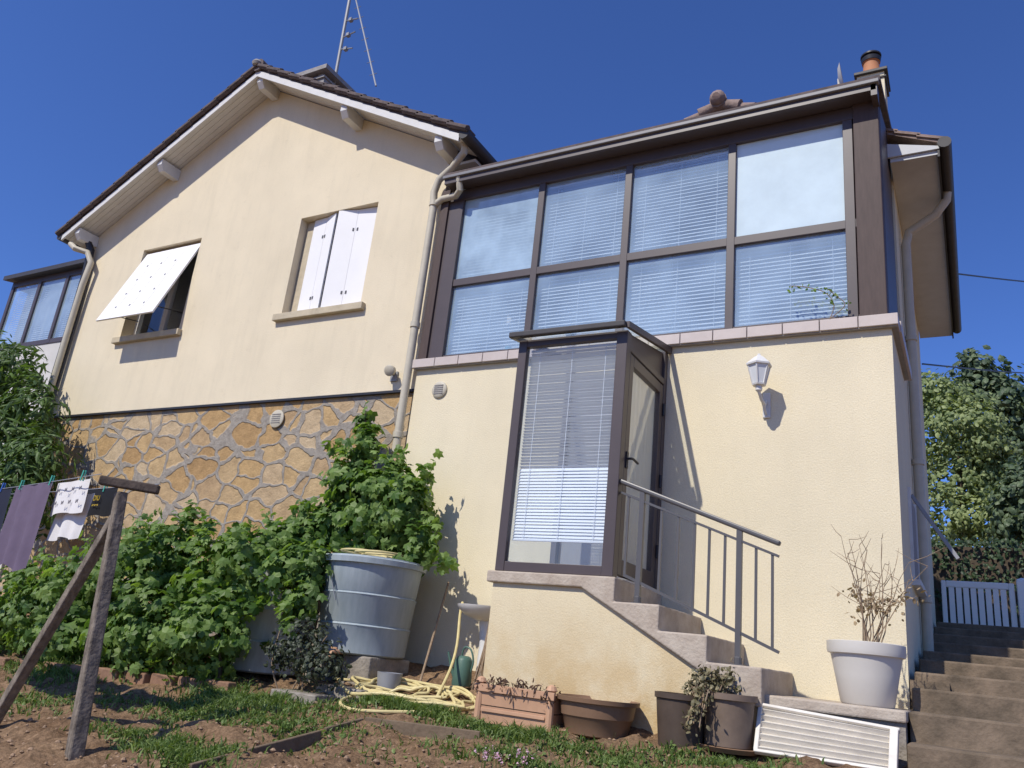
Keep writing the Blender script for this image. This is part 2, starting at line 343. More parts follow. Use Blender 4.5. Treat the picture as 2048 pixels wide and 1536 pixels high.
# ------------------------------------------------------------------ gabled house (left)
x0 = -9.23; xl = -12.97; xr = -5.58; YG = 7.25; YB = 6.88; SL = .541
zt = lambda x: 8.19-SL*abs(x-x0)
H = thing('house', (-9.25, 7.25, -.3), 'cream rendered gable house with rubble stone base and white shutters', 'house')
wins = [(-11.53,-10.15,4.05,5.62), (-8.06,-6.67,4.05,5.57)]
wm = MB(); bx = sorted([xl, x0, xr]+[a for q in wins for a in q[:2]])
for a, c in zip(bx[:-1], bx[1:]):
    hole = next((q for q in wins if abs(q[0]-a) < 1e-6), None)
    top = lambda x: zt(x)-.07
    if hole:
        wm.poly([(a,YG,2.82),(c,YG,2.82),(c,YG,hole[2]),(a,YG,hole[2])]); wm.poly([(a,YG,hole[3]),(c,YG,hole[3]),(c,YG,top(c)),(a,YG,top(a))])
        y2 = YG+.24
        for p, q in (((a,hole[2]),(a,hole[3])),((a,hole[3]),(c,hole[3])),((c,hole[3]),(c,hole[2])),((c,hole[2]),(a,hole[2]))):
            wm.poly([(p[0],YG,p[1]),(q[0],YG,q[1]),(q[0],y2,q[1]),(p[0],y2,p[1])])
    else: wm.poly([(a,YG,2.82),(c,YG,2.82),(c,YG,top(c)),(a,YG,top(a))])
for x in (xl, xr): wm.poly([(x,YG,2.82),(x,12,2.82),(x,12,zt(x)-.07),(x,YG,zt(x)-.07)])
wm.poly([(xl,YG,2.82),(xr,YG,2.82),(xr,12,2.82),(xl,12,2.82)])
wm.build('wall', CREAM, H)
MB().box(xl+.01, xr-.01, YG+.035, 12, -.7, 2.815).build('stone_base', STONE, H)
MB().box(xl, xr, YG-.012, YG+.03, 2.795, 2.825).build('shadow_strip', DARKMET, H)  # black strip drawn as the shadow line where render overhangs stone
XE = 4.05
rf = MB()
for s in (-1,1):
    xe = x0+s*XE
    rf.xz([(x0,zt(x0)),(x0,zt(x0)+.07),(xe,zt(xe)+.07),(xe,zt(xe))][::s], YB-.03, 12)
roof = rf.build('roof', TILE, H)
rk = MB(); nT = 16
for s in (-1,1):
    for i in range(nT):
        u0 = XE*1.02*i/nT; u1 = XE*1.02*(i+1.2)/nT
        p = Vector((x0+s*u0, YB-.0, zt(x0+s*u0)+.07)); q = Vector((x0+s*u1, YB-.0, zt(x0+s*u1)+.095+random.uniform(-.008,.008)))
        rk.bar(p, q, .22, .045)
        rk.tube([p+Vector((0,-.06,-.005)), q+Vector((0,-.06,-.0))], [.038,.046], 8)
rk.build('rake_tiles', TILE, roof, bevel=.006)
rt = MB()
for i in range(12): rt.tube([(x0,6.80+i*.43,8.27),(x0,6.80+i*.43+.47,8.25)], [.115,.10], 10)
rt.build('ridge_tiles', TILE, roof, smooth=True)
MB().lathe((x0-.02,6.80,8.26), [(.02,-.02),(.07,0),(.085,.04),(.06,.08),(.02,.10)], 12, ax2=(0,0,1)).build('ridge_end', GREYCEM, roof, smooth=True)
ch = MB().box(x0-.1,x0+.45,7.75,8.3,7.9,8.62).build('chimney', GREYCEM, roof)
MB().box(x0-.2,x0+.55,7.65,8.4,8.72,8.8).box(x0-.12,x0+.47,7.72,8.33,8.62,8.66).box(x0-.05,x0+.05,7.75,8.3,8.66,8.72).box(x0+.3,x0+.4,7.75,8.3,8.66,8.72).build('chimney_cap', GREYCEM, ch)
for s in (-1,1):
    xe = x0+s*XE
    MB().xz([(x0,zt(x0)-.005),(xe,zt(xe)-.005),(xe,zt(xe)-.11),(x0,zt(x0)-.11)], YB-.045, YB-.015).build('bargeboard', WHITE, H)
    sf = MB(); n = 5
    for k in range(n):          # boards running along the slope
        ya = YB-.012+(YG-YB+.05)*k/n; yb = YB-.012+(YG-YB+.05)*(k+.94)/n
        sf.xz([(x0,zt(x0)-.02),(xe,zt(xe)-.02),(xe,zt(xe)-.05),(x0,zt(x0)-.05)], ya, yb)
    sf.build('soffit', SOFF, H)
    MB().xz([(xl if s<0 else xr, 5.86),(xe,5.86),(xe,5.90),(xl if s<0 else xr,5.90)], YG, 12).build('eave_soffit', SOFF, H)
    gt = MB().tube([(xe+s*.07,YB-.05,5.98),(xe+s*.07,12,5.98)], .075, 12); gt.build('gutter', GUT, H, smooth=True)
for dx in (-3.72,-1.95,.03,1.95,3.7):
    x = x0+dx; z = zt(x)-.05-.02*(abs(dx) > .1)
    MB().yz([(YG+.0,z-.02),(YB+.0,z-.02),(YB+.0,z-.12),(YB+.07,z-.21),(YG,z-.21)], x-.06, x+.06).build('purlin_end', WHITE, H, bevel=.006)
for i, (a, c, z0, z1) in enumerate(wins):
    fr = MB(); y = YG+.19
    fr.box(a,a+.07,y,y+.06,z0,z1).box(c-.07,c,y,y+.06,z0,z1).box(a+.07,c-.07,y,y+.06,z0,z0+.08).box(a+.07,c-.07,y,y+.06,z1-.08,z1).box((a+c)/2-.05,(a+c)/2+.05,y-.005,y+.055,z0+.08,z1-.08)
    wf = fr.build('window', WHITE, H, bevel=.004)
    MB().sheet(a+.06,c-.06,y+.025,z0+.06,z1-.06).build('window_pane', GLP, wf, normals=False)
    MB().box(a-.3,c+.3,YG+.5,YG+.52,z0-.3,z1+.2).build('room_backdrop', DARK, wf)
    MB().box(a-.08,c+.09,YG-.075,YG+.18,z0-.095,z0+.002).build('window_sill', SILL, H, bevel=.008)
# raised awning shutters of the left window
a, c, z0, z1 = wins[0]
hinge = Vector((0,YG+.08,z1-.06)); foot = Vector((0,6.80,4.15)); dr = (foot-hinge)
ln = dr.length; dr.normalize(); nrm = Vector((0,dr.z,-dr.y)); nrm = nrm if nrm.y < 0 else -nrm
def slab(m, xa, xb, s0, s1, t0, t1):
    P = lambda x, s, t: Vector((x,0,0))+Vector((0,hinge.y,hinge.z))+dr*s+nrm*t
    v = [P(x,s,t) for x in (xa,xb) for s in (s0,s1) for t in (t0,t1)]
    m.add(v, [(0,1,3,2),(4,6,7,5),(0,4,5,1),(2,3,7,6),(0,2,6,4),(1,5,7,3)])
q = (c-a-.06)/4
for k in range(4):
    m_ = MB(); slab(m_, a+.03+q*k, a+.03+q*(k+1)-.006, 0, ln, 0, .028); sh = m_.build('shutter', SHUT, H, bevel=.004)
    if k < 3:
        for s in (.32,.62,.92,1.2):
            st = MB(); slab(st, a+.03+q*(k+.8), a+.03+q*(k+.8)+.028, s*ln/1.43-.016, s*ln/1.43+.016, .028, .031); st.build('shutter_slot', DOT, sh)
for x in (a+.12, c-.12): MB().tube([(x,YG+.15,z0+.35),(x,6.87,4.3)], .008, 6).build('shutter_stay', DARKMET, H)
# closed folding shutters of the right window
a, c, z0, z1 = wins[1]; y = YG+.1
fold = [(a+.17,y+.02,a+.42,y+.0),(a+.42,y+.0,a+.635,y-.06),(a+.70,y-.09,a+1.0,y-.02),(a+1.0,y-.02,c-.03,y+.01)]
for k, (xa,ya,xb,yb) in enumerate(fold):
    sh = MB().bar((xa,ya,(z0+z1)/2+.01),(xb-.004,yb,(z0+z1)/2+.01), .028, z1-z0-.04).build('shutter', SHUT, H, bevel=.003)
    t_ = .9 if k % 2 == 0 else .1
    for z in (z0+.25, z0+1.2):
        MB().box(xa+(xb-xa)*t_-.012, xa+(xb-xa)*t_+.012, ya+(yb-ya)*t_-.02, ya+(yb-ya)*t_, z-.022, z+.022).build('shutter_hinge', DOT, sh)
MB().box(a+.02,a+.165,y+.03,y+.04,z0+.01,z1-.01).build('reveal_board', SILL, H)
# drain pipes of the gable
Yp = 7.13
MB().tube([W(930,285,7.0),W(928,305,7.02),W(905,335,Yp),W(878,360,Yp),W(868,385,Yp),W(866,420,Yp)]+[W(866-(y-420)*.155,y,Yp) for y in (520,640,760,905)], .048, 12).build('downpipe', PIPE, H, smooth=True)
for y in (408,650,870): MB().lathe(W(866-(y-420)*.155,y,Yp)-Vector((0,0,.04)), [(.05,0),(.06,.005),(.06,.07),(.05,.075)], 14).build('pipe_collar', PIPE, H, smooth=True)
MB().tube([W(918,352,7.02),W(920,380,7.06),W(912,392,Yp),W(885,398,Yp),W(872,408,Yp)], .042, 12).build('pipe_branch', PIPE, H, smooth=True)
MB().tube([W(142,488,6.95),W(150,497,6.95),W(175,505,7.1),W(182,525,7.12),W(165,570,7.12),W(140,650,7.12)]+[W(140-(y-650)*.30,y,7.12) for y in (700,760,830,950)], .05, 10).build('downpipe', PIPE, H, smooth=True)
MB().tube([W(160,440,7.0),W(182,500,7.15),W(172,545,7.18),W(150,620,7.18),W(95,800,7.18)], .06, 8).build('dark_corner_tube', DARKMET, H, smooth=True)  # dark tube down the left corner, next to the cream pipe
vt = W(555,838,7.27); v1 = MB().lathe(vt, [(.10,0),(.12,.004),(.12,.02),(.09,.03)], 20, ax2=(0,-1,0)).build('vent', PIPE, H, smooth=True)
vg = MB()
for k in range(5): vg.box(vt.x-.075,vt.x+.075,vt.y-.036,vt.y-.031,vt.z-.06+k*.028,vt.z-.05+k*.028)
vg.build('vent_slats', GREYCEM, v1)
p = W(786,745,7.2)
sp = thing('floodlight', (p.x,7.24,p.z-.1), 'small round floodlight fixed to the gable above the stone base', 'light')
MB().lathe(p+Vector((0,-.02,.02)), [(.03,-.0),(.06,.02),(.068,.08),(.055,.09)], 16, ax2=(.2,-1,-.4)).build('lamp_head', PIPE, sp, smooth=True)
MB().bar(p+Vector((0,.05,-.02)), p+Vector((0,-.03,.02)), .04, .04).box(p.x-.05,p.x+.05,7.225,7.248,p.z-.1,p.z+.02).build('bracket', GREYMET, sp)
an = thing('television_antenna', (x0+.28,8.05,8.6), 'tall thin metal television antenna rising above the gable roof', 'antenna')
a0 = W(668,168,8.0); a1 = W(710,-60,8.0)
MB().tube([a0-Vector((0,0,.5)),a0,a1], .028, 8).build('mast', GREYMET, an, smooth=True)
b0 = W(712,0,8.0); b1 = W(752,172,7.5)
bm_ = MB().tube([b0,b1], .014, 6)
for k in range(7):
    p = b0.lerp(b1,.1+k*.13); bm_.tube([p+Vector((-.07,0,0)),p+Vector((.07,0,0))], .005, 6)
bm_.build('boom', GREYMET, an)
for py,dz in ((40,.02),(70,-.02),(98,.03)):
    p = W(702-(py-40)*.18,py,8.0); MB().tube([p+Vector((-.13,.0,dz)),p+Vector((.15,0,-dz))], .013, 6).box(p.x-.03,p.x+.03,p.y-.03,p.y+.03,p.z-.03,p.z+.03).build('clamp', GREYMET, an)

# ------------------------------------------------------------------ glazed veranda
V = thing('veranda', (-3.0, 7.2, -.5), 'raised brown framed glazed veranda over a cream rendered wall', 'veranda')
YV = 7.2
MB().box(-5.56,-.475,YV,8.58,-.7,3.04).build('wall', CREAM2, V)
ts = MB(); n = 16
for k in range(n):
    xa = -5.6+5.19*k/n; ts.box(xa, xa+5.19/n-.008, YV-.07, YV+.12, 3.045, 3.15)
for k in range(4): ts.box(-.60,-.405,YV+.125+k*.33,YV+.445+k*.33,3.045,3.15)
ts.build('sill_tiles', STILE, V, bevel=.004)
MB().box(-5.57,-.43,YV-.05,8.57,3.035,3.125).build('sill_bed', GREYCEM, V)
cx = [-5.28,-4.14,-3.05,-1.906,-.785]
zr = (3.16,4.105,4.175,5.31)
fr = MB()
fr.box(-5.55,-5.28+.045,YV+.0,YV+.09,3.15,5.42)
for x in cx[1:4]: fr.box(x-.04,x+.04,YV+.01,YV+.085,3.15,5.32)
fr.box(-.83,-.74,YV+.008,YV+.088,3.15,5.32)
fr.box(-5.5,-.56,YV+.018,YV+.08,3.152,3.205).box(-5.5,-.56,YV+.014,YV+.082,4.095,4.185).box(-5.5,-.56,YV+.003,YV+.1,5.29,5.43)
fr.build('frame', FRAME, V, bevel=.004)
MB().box(-5.555,-5.44,YV-.03,YV+.14,3.15,5.45).build('end_post', FRAME2, V, bevel=.006)
MB().box(-.73,-.50,YV-.02,YV+.18,3.15,5.44).build('corner_post', FRAME2, V, bevel=.008)
kinds = [[GL1,GL1,GL1,GL1],[GL2,GL1,GL1,GL3]]
def blind(x0_, x1_, z0_, z1_, y, pitch, tilt, mat, parent, wd=.03, flip=None):
    m_ = MB(); n_ = int((z1_-z0_)/pitch)
    for k in range(n_):
        z = z0_+k*pitch+random.uniform(-.002,.002); sg = random.uniform(-.003,.003)
        tl = tilt if flip is None else flip(z)
        ca, sa = math.cos(tl)*wd/2, math.sin(tl)*wd/2
        m_.poly([(x0_,y-ca,z-sa),(x1_,y-ca,z-sa+sg),(x1_,y+ca,z+sa+sg),(x0_,y+ca,z+sa)])
    m_.box(x0_,x1_,y-.012,y+.012,z1_-.02,z1_)
    m_.box(x0_,x1_,y-.012,y+.012,z0_-.02,z0_-.006)
    for x in (x0_+.12*(x1_-x0_), (x0_+x1_)/2, x0_+.88*(x1_-x0_)): m_.box(x-.002,x+.002,y-.018,y-.016,z0_,z1_)
    return m_.build('blind', mat, parent, normals=False)
for r_ in range(2):
    for k in range(4):
        za, zb = (zr[0],zr[1]) if r_ == 0 else (zr[2],zr[3])
        xa, xb = cx[k]+.03, cx[k+1]-.03
        pn = MB().sheet(xa,xb,YV+.05,za+.02,zb).build('pane', kinds[r_][k], V, normals=False)
        zlow = za+.03 if not (r_ == 0 and k >= 1) else za+.12
        blind(xa+.02,xb-.02,zlow,zb-.01,YV+.13,.042,.82,BLIND,pn,.039)
# fascia, slim gutter edge, roof
MB().box(-5.42,-.50,7.0,7.05,5.42,5.505).build('fascia', FRAME, V)
MB().box(-5.42,-.50,7.05,7.2,5.432,5.47).build('eave_soffit', FRAME, V)
MB().yz([(6.97,5.485),(6.97,5.525),(7.04,5.535),(7.04,5.485)], -5.44, -.47).build('gutter', EDGE, V, bevel=.006)
vr = MB().yz([(7.0,5.52),(7.0,5.575),(8.6,6.02),(8.6,5.95)], -5.45, -.46).build('roof', TILE, V)
rr = MB()
for k in range(28): rr.tube([(-5.35+k*.118,7.04,5.565),(-5.35+k*.118,8.5,5.985)], .035, 8)
rr.build('roof_tiles', TILE, vr, smooth=True)
MB().yz([(YV+.18,3.15),(8.58,3.15),(8.58,5.92),(YV+.18,5.5)], -.53, -.50).build('side_panel', FRAME, V)
MB().box(-.545,-.49,7.0,7.2,5.36,5.52).build('gutter_end', FRAME, V)
MB().box(-5.5,-.6,8.50,8.56,3.1,5.9).build('inner_wall', ROOM, V)
vt = W(880,780,YV)
v1 = MB().lathe((vt.x,YV,vt.z), [(.085,0),(.10,.003),(.10,.018),(.085,.03),(.06,.032)], 24, ax2=(0,-1,0)).build('vent', PIPE, V, smooth=True)
vg = MB()
for k in range(5): vg.box(vt.x-.06,vt.x+.06,YV-.038,YV-.030,vt.z-.055+k*.024,vt.z-.043+k*.024)
vg.build('vent_slats', GREYCEM, v1)
p = W(1015,692,7.27)
tag(MB().lathe((p.x,7.295,3.16), [(.01,0),(.035,.01),(.04,.09),(.035,.10)], 20).build('cup', M('turquoise_plastic',(.05,.35,.45),.4)), 'turquoise plastic cup standing inside the veranda window above the porch', 'cup')

# ------------------------------------------------------------------ rear wing
R_ = thing('house_wing', (-2.4, 9.5, -.5), 'cream rear wing behind the veranda with wide boxed eave and chimney', 'house wing')
ax_, zr2, xe2, ze2 = -2.33, 6.62, -.0, 5.54
s2 = (zr2-ze2)/(xe2-ax_)
MB().xz([(-5.57,-.7),(-.48,-.7),(-.48,zr2-s2*1.85-.12),(ax_,zr2-.12),(-4.2,zr2-s2*1.87-.12),(-5.57,5.1)], 8.6, 13).build('wall', CREAM2, R_)
rw = MB()
for s in (-1,1):
    xe = ax_+s*(xe2-ax_)
    rw.xz([(ax_,zr2),(xe,ze2),(xe,ze2-.04),(ax_,zr2-.04)], 8.2, 13.3)
rw = rw.build('roof', REDTILE, R_)
rk = MB()
for s in (-1,1):
    for i in range(11):
        u0 = 2.33*i/11; u1 = 2.33*(i+1.15)/11
        rk.bar((ax_+s*u0,8.24,zr2-s2*u0+.0),(ax_+s*u1,8.24,zr2-s2*u1+.02), .12, .03)
for i in range(6): rk.tube([(ax_-.01,8.14+i*.36,zr2+.04),(ax_,8.14+i*.36+.4,zr2+.03)], [.105,.09], 12)
rk.tube([(ax_-.01,8.05,zr2+.02),(ax_-.01,8.10,zr2+.045),(ax_-.01,8.2,zr2+.05)], [.05,.095,.10], 12)
for s,k0 in ((-1,3),(1,2)):          # half-round verge tiles running down each rake
    for j in range(k0):
        u0 = .04+.17*j; u1 = u0+.21
        rk.tube([(ax_+s*u0,8.2+.02*j,zr2-s2*u0+.015),(ax_+s*u1,8.19+.02*j,zr2-s2*u1+.03)], [.06,.078], 10)
rk.build('ridge_tiles', REDTILE, rw, smooth=True)
MB().box(-.478,-.03,8.22,13.28,5.38,5.43).build('eave_soffit', SOFF2, R_)
MB().box(-.03,-.01,8.2,13.3,5.34,5.51).build('fascia', GUT, R_)
MB().xz([(-.5,5.43),(-.01,5.43),(-.01,5.46),(-.5,5.60)], 8.19, 8.215).build('front_fascia', SOFF2, R_)
MB().tube([(.04,8.16,5.48),(.04,13.3,5.48)], .065, 12).build('gutter', GUT, R_, smooth=True)
MB().tube([(.03,9.1,5.44),(.02,9.1,5.34),(-.1,9.15,5.2),(-.38,9.2,5.05),(-.42,9.2,4.9),(-.42,9.2,.1)], .05, 12).build('downpipe', PIPE, R_, smooth=True)
for z in (.9,2.3,3.7): MB().lathe((-.42,9.2,z), [(.05,0),(.062,.005),(.062,.06),(.05,.065)], 12).build('pipe_collar', PIPE, R_, smooth=True)
ck = MB().box(-.83,-.53,8.78,9.15,5.5,7.03).build('chimney', CREAM2, R_)
MB().box(-.86,-.49,8.74,9.2,7.03,7.07).box(-.845,-.505,8.76,9.17,6.94,6.965).build('chimney_cap', GUT, ck, bevel=.006)
MB().lathe((-.68,8.97,7.07), [(.125,0),(.125,.05),(.10,.09),(.09,.25),(.105,.26)], 20).build('chimney_pot', TERRAC, ck, smooth=True)
MB().lathe((-.68,8.97,7.32), [(.065,0),(.105,.02),(.115,.07),(.09,.08)], 20).lathe((-.68,8.97,7.42), [(.12,0),(.12,.02),(.03,.05)], 20).tube([(-.76,8.97,7.35),(-.76,8.97,7.44)],.01,6).tube([(-.60,8.97,7.35),(-.60,8.97,7.44)],.01,6).build('chimney_cowl', DARKMET, ck, smooth=True)
MB().lathe(W(1676,158,8.9), [(.01,0),(.12,.015),(.19,.05)], 20, ax2=(1,.0,.1)).tube([W(1679,190,8.9),W(1677,158,8.9)],.015,6).build('satellite_dish', POTG, R_, smooth=True)
sw = MB().box(-.49,-.462,8.25,9.0,1.05,1.8).build('window', GREYCEM, R_)
MB().yz([(8.2,1.0),(8.25,1.0),(8.25,1.85),(8.2,1.85)],-.48,-.45).yz([(9.0,1.0),(9.05,1.0),(9.05,1.85),(9.0,1.85)],-.48,-.45).box(-.48,-.4,8.15,9.1,.95,1.0).build('window_frame', WHITE, sw)
MB().bar((-.45,8.35,1.80),(-.10,8.35,1.22),.07,.03,up=(1,0,.6)).build('shutter_arm', GREYMET, R_)

# ------------------------------------------------------------------ staircase + porch
S_ = thing('staircase', (-2.45, 6.6, -.5), 'short concrete staircase with cream stained side wall leading to the porch', 'staircase')
MB().xz([(-3.57,-.75),(-3.57,.57),(-2.72,.57),(-1.38,-.14),(-1.38,-.75)], 6.1, 7.19).build('side_wall', CREAMB, S_)
MB().xz([(-3.62,.56),(-2.74,.56),(-1.40,-.17),(-1.32,-.17),(-1.32,.09),(-1.71,.09),(-1.71,.277),(-2.08,.277),(-2.08,.467),(-2.45,.467),(-2.45,.655),(-3.62,.655)], 6.06, 7.192).build('steps', CONC, S_, bevel=.012)
PX0, PX1, PY0, PY1, PZ0, PZ1, PZ2 = -3.57, -2.49, 6.10, 7.195, .66, 2.78, 2.97
P_ = thing('porch', (-3.03, 6.6, .66), 'narrow brown glazed entrance porch with white blind at the stair top', 'porch')
pf = MB()
pf.box(PX0,PX0+.085,PY0,PY0+.07,PZ0,PZ1).box(PX1-.10,PX1,PY0,PY0+.10,PZ0,PZ1)
pf.box(PX0+.085,PX1-.10,PY0+.004,PY0+.066,PZ0,PZ0+.08).box(PX0+.085,PX1-.10,PY0+.004,PY0+.066,PZ1-.07,PZ1)
pf.box(PX0,PX0+.06,PY0+.07,PY1,PZ0,PZ0+.1).box(PX0,PX0+.06,PY1-.07,PY1,PZ0+.1,PZ2)
pf.box(PX1-.07,PX1-.003,PY1-.08,PY1,PZ0,PZ2)
pf.yz([(PY0+.1,2.62),(PY1-.08,2.62),(PY1-.08,2.68),(PY0+.1,2.68)],PX1-.068,PX1-.004)
pf.build('frame', FRAME, P_, bevel=.004)
MB().yz([(PY0+.1,2.68),(PY1-.08,2.68),(PY1-.08,2.95),(PY0+.1,2.79)],PX1-.05,PX1-.03).build('transom_panel', FRAME, P_)
MB().poly([(PX0-.03,PY0-.05,PZ1+.02),(PX1+.01,PY0-.05,PZ1+.02),(PX1+.01,PY1,PZ2+.03),(PX0-.03,PY1,PZ2+.03)]).build('roof', GLP, P_, normals=False)
for xx in (PX1, PX0-.055): MB().yz([(PY0-.06,PZ1-.002),(PY0-.06,PZ1+.054),(PY1,PZ2+.064),(PY1,PZ2-.002)],xx,xx+.035).build('roof_edge', FRAME, P_)
MB().box(PX0-.06,PX1+.01,PY0-.11,PY0-.05,PZ1-.005,PZ1+.05).build('gutter', GUT, P_, bevel=.01)
pn = MB().sheet(PX0+.08,PX1-.095,PY0+.035,PZ0+.07,PZ1-.065).build('pane', GLP, P_, normals=False)
# upper slats are tipped the other way, so their shaded faces show; the lower ones face the sun
blind(PX0+.10,PX1-.12,.95,PZ1-.08,PY0+.085,.0275,1.1,BLINDG,pn,.0305, flip=lambda z: 1.15 if z < 1.58 else -.52)
MB().poly([(PX0+.06,PY1-.07,PZ0+.1),(PX0+.06,PY0+.07,PZ0+.1),(PX0+.06,PY0+.07,PZ1-.05),(PX0+.06,PY1-.07,PZ2-.05)]).build('side_pane', GLP, P_, normals=False)
MB().box(PX0+.09,PX1-.11,PY1-.02,PY1-.004,PZ0+.02,2.75).build('back_panel', ROOM, P_)
MB().box(PX0+.09,PX1-.11,PY0+.09,PY1-.03,PZ0+.002,PZ0+.02).build('floor_mat', M('red_mat',(.30,.09,.05),.9), P_)
d = MB(); X1 = PX1-.058; X2 = PX1-.006
d.box(X1,X2,PY0+.115,PY0+.205,.69,2.60).box(X1,X2,PY1-.18,PY1-.09,.69,2.60).box(X1,X2,PY0+.205,PY1-.18,.69,.82).box(X1,X2,PY0+.205,PY1-.18,2.51,2.60)
dr_ = d.build('door', FRAME, P_, bevel=.004)
MB().poly([(X1+.023,PY0+.20,.81),(X1+.023,PY1-.175,.81),(X1+.023,PY1-.175,2.52),(X1+.023,PY0+.20,2.52)]).build('door_glass', GLP, dr_, normals=False)
cu = MB(); nW = 40
pts = [(X1-.005+.010*math.sin(k*1.15), PY0+.19+(PY1-PY0-.36)*k/nW) for k in range(nW+1)]
for (xa,ya),(xb,yb) in zip(pts[:-1],pts[1:]): cu.poly([(xa,ya,.80),(xb,yb,.80),(xb,yb,2.53),(xa,ya,2.53)])
cu.build('curtain', CURT, dr_, normals=False)
MB().tube([(X2,PY0+.16,1.66),(X2+.05,PY0+.16,1.66),(X2+.055,PY0+.18,1.66),(X2+.055,PY0+.29,1.65)],.011,8).box(X2,X2+.012,PY0+.14,PY0+.18,1.58,1.72).build('handle', DARKMET, dr_, smooth=True)
for z in (.95,1.6,2.3): MB().tube([(X2+.012,PY1-.085,z),(X2+.012,PY1-.085,z+.12)],.014,8).build('hinge', DARKMET, dr_)
# handrail
YR = 6.16
hr = thing('handrail', (-1.9,YR,0), 'grey painted metal handrail with thin balusters beside the stairs', 'handrail')
t0, t1 = W(1240,962,YR), W(1561,1088,YR); u0, u1 = W(1243,985,YR), W(1558,1113,YR); l0, l1 = W(1248,1150,YR), W(1558,1305,YR)
MB().bar(t0,t1,.055,.038).build('top_rail', RAIL, hr, bevel=.012)
MB().bar(u0,u1,.03,.018).build('under_rail', RAIL, hr)
MB().bar(l0,l1,.03,.022).build('bottom_rail', RAIL, hr)
lz = lambda p,q,x: p.z+(q.z-p.z)*(x-p.x)/(q.x-p.x)
for px_ in (1280,1479):
    x = W(px_,1100,YR).x; zb_ = .467 if px_ < 1300 else .09
    MB().box(x-.02,x+.02,YR-.02,YR+.02,zb_-.005,lz(t0,t1,x)).box(x-.045,x+.045,YR-.045,YR+.045,zb_-.003,zb_+.008).lathe((x,YR,zb_),[(.03,0),(.03,.05),(.022,.06)],12).build('post', RAIL, hr)
for px_ in (1249,1318,1353,1387,1417,1449,1512,1545):
    x = W(px_,1150,YR).x
    MB().box(x-.009,x+.009,YR-.009,YR+.009,max(lz(l0,l1,x),-.1),lz(u0,u1,x)).build('baluster', RAIL, hr)
# wall lantern
lc = W(1518,745,6.96)
la = thing('wall_lantern', (lc.x+.03,YV,lc.z-.35), 'white lantern on a curled wall bracket right of the porch', 'lantern')
MB().lathe(lc, [(.055,-.11),(.098,.06)], 6, rot=.5).build('lamp_glass', M('frosted_glass',(.7,.72,.72),.3,.1,5), la)
lf = MB().lathe(lc, [(.06,-.125),(.065,-.11),(.05,-.105)], 6, rot=.5).lathe(lc, [(.115,.06),(.118,.075),(.06,.13),(.05,.14),(.02,.16),(.012,.18)], 6, rot=.5)
for k in range(6):
    t = 2*math.pi*(k+.5)/6; c_, s_ = math.cos(t), math.sin(t); lf.bar(lc+Vector((.057*c_,.057*s_,-.11)),lc+Vector((.1*c_,.1*s_,.062)),.012,.012)
lf.build('lamp_frame', WHITE, la)
MB().tube([(lc.x,lc.y,lc.z-.12),(lc.x,lc.y,lc.z-.18),(lc.x+.01,lc.y+.06,lc.z-.24),(lc.x+.02,lc.y+.15,lc.z-.26),(lc.x+.02,YV-.01,lc.z-.2)],.014,8).lathe((lc.x,lc.y,lc.z-.19),[(.01,0),(.03,.02),(.03,.06),(.05,.07)],10).tube([(lc.x+.02,YV-.02,lc.z-.33),(lc.x+.02,YV-.09,lc.z-.3),(lc.x+.02,YV-.12,lc.z-.24)],.01,8).build('bracket', WHITE, la, smooth=True)
MB().bar((lc.x+.02,YV-.012,lc.z-.36),(lc.x+.02,YV-.012,lc.z-.12),.07,.022).build('back_plate', WHITE, la, bevel=.01)

# ------------------------------------------------------------------ terrace, right steps
te = thing('terrace', (-.9,6.7,-.5), 'low pinkish concrete terrace slab at the foot of the staircase', 'terrace')
MB().box(-1.6,-.43,6.17,7.195,-.16,-.085).build('slab', CONC, te, bevel=.012)
MB().box(-1.37,-.44,6.2,7.19,-.75,-.16).build('front_wall', CONCB, te)
st = thing('garden_steps', (.5,7,-.6), 'worn brown concrete garden steps climbing beside the house to the gate', 'steps')
lst = [(6.0,-.27),(6.32,-.085),(6.68,.07),(7.3,.195),(7.95,.32),(8.6,.42),(9.4,.55),(10.3,.69),(11.2,.83),(12.1,.96)]
for k, (y, z) in enumerate(lst):
    yn = lst[k+1][0]+.02 if k+1 < len(lst) else 13.6
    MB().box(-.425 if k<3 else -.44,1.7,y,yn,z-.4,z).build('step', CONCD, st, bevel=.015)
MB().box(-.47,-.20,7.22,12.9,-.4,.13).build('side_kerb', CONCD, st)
# white gate
YGt = 13.2
ga = thing('garden_gate', (.1,YGt,1.0), 'white slatted garden gate at the top of the steps', 'gate')
gL, gR = W(1884,1200,YGt).x, W(2032,1210,YGt).x; g0 = W(1880,1262,YGt).z; g1 = W(1880,1160,YGt).z
GATEW = M('white_gate_paint', (.88,.86,.80), .5, .04, 3)
MB().box(gL,gL+.06,YGt,YGt+.05,g0,g1).box(gR-.07,gR,YGt,YGt+.05,g0,g1).box(gL+.06,gR-.07,YGt,YGt+.05,g1-.09,g1).box(gL+.06,gR-.07,YGt,YGt+.05,g0,g0+.09).build('gate_frame', GATEW, ga, bevel=.012)
for k in range(8):
    x = gL+.125+(gR-gL-.26)*k/7; MB().box(x-.034,x+.034,YGt+.01,YGt+.04,g0+.085,g1-.085).build('slat', GATEW, ga)
tag(MB().box(gR+.03,gR+.17,YGt-.05,YGt+.12,.9,g1+.03).lathe(((gR+.1),YGt+.035,g1+.03),[(.1,0),(.1,.02),(.02,.05)],4,rot=.5).build('gate_post', GATEW, bevel=.008), 'white square post at the right of the slatted gate', 'gate post')

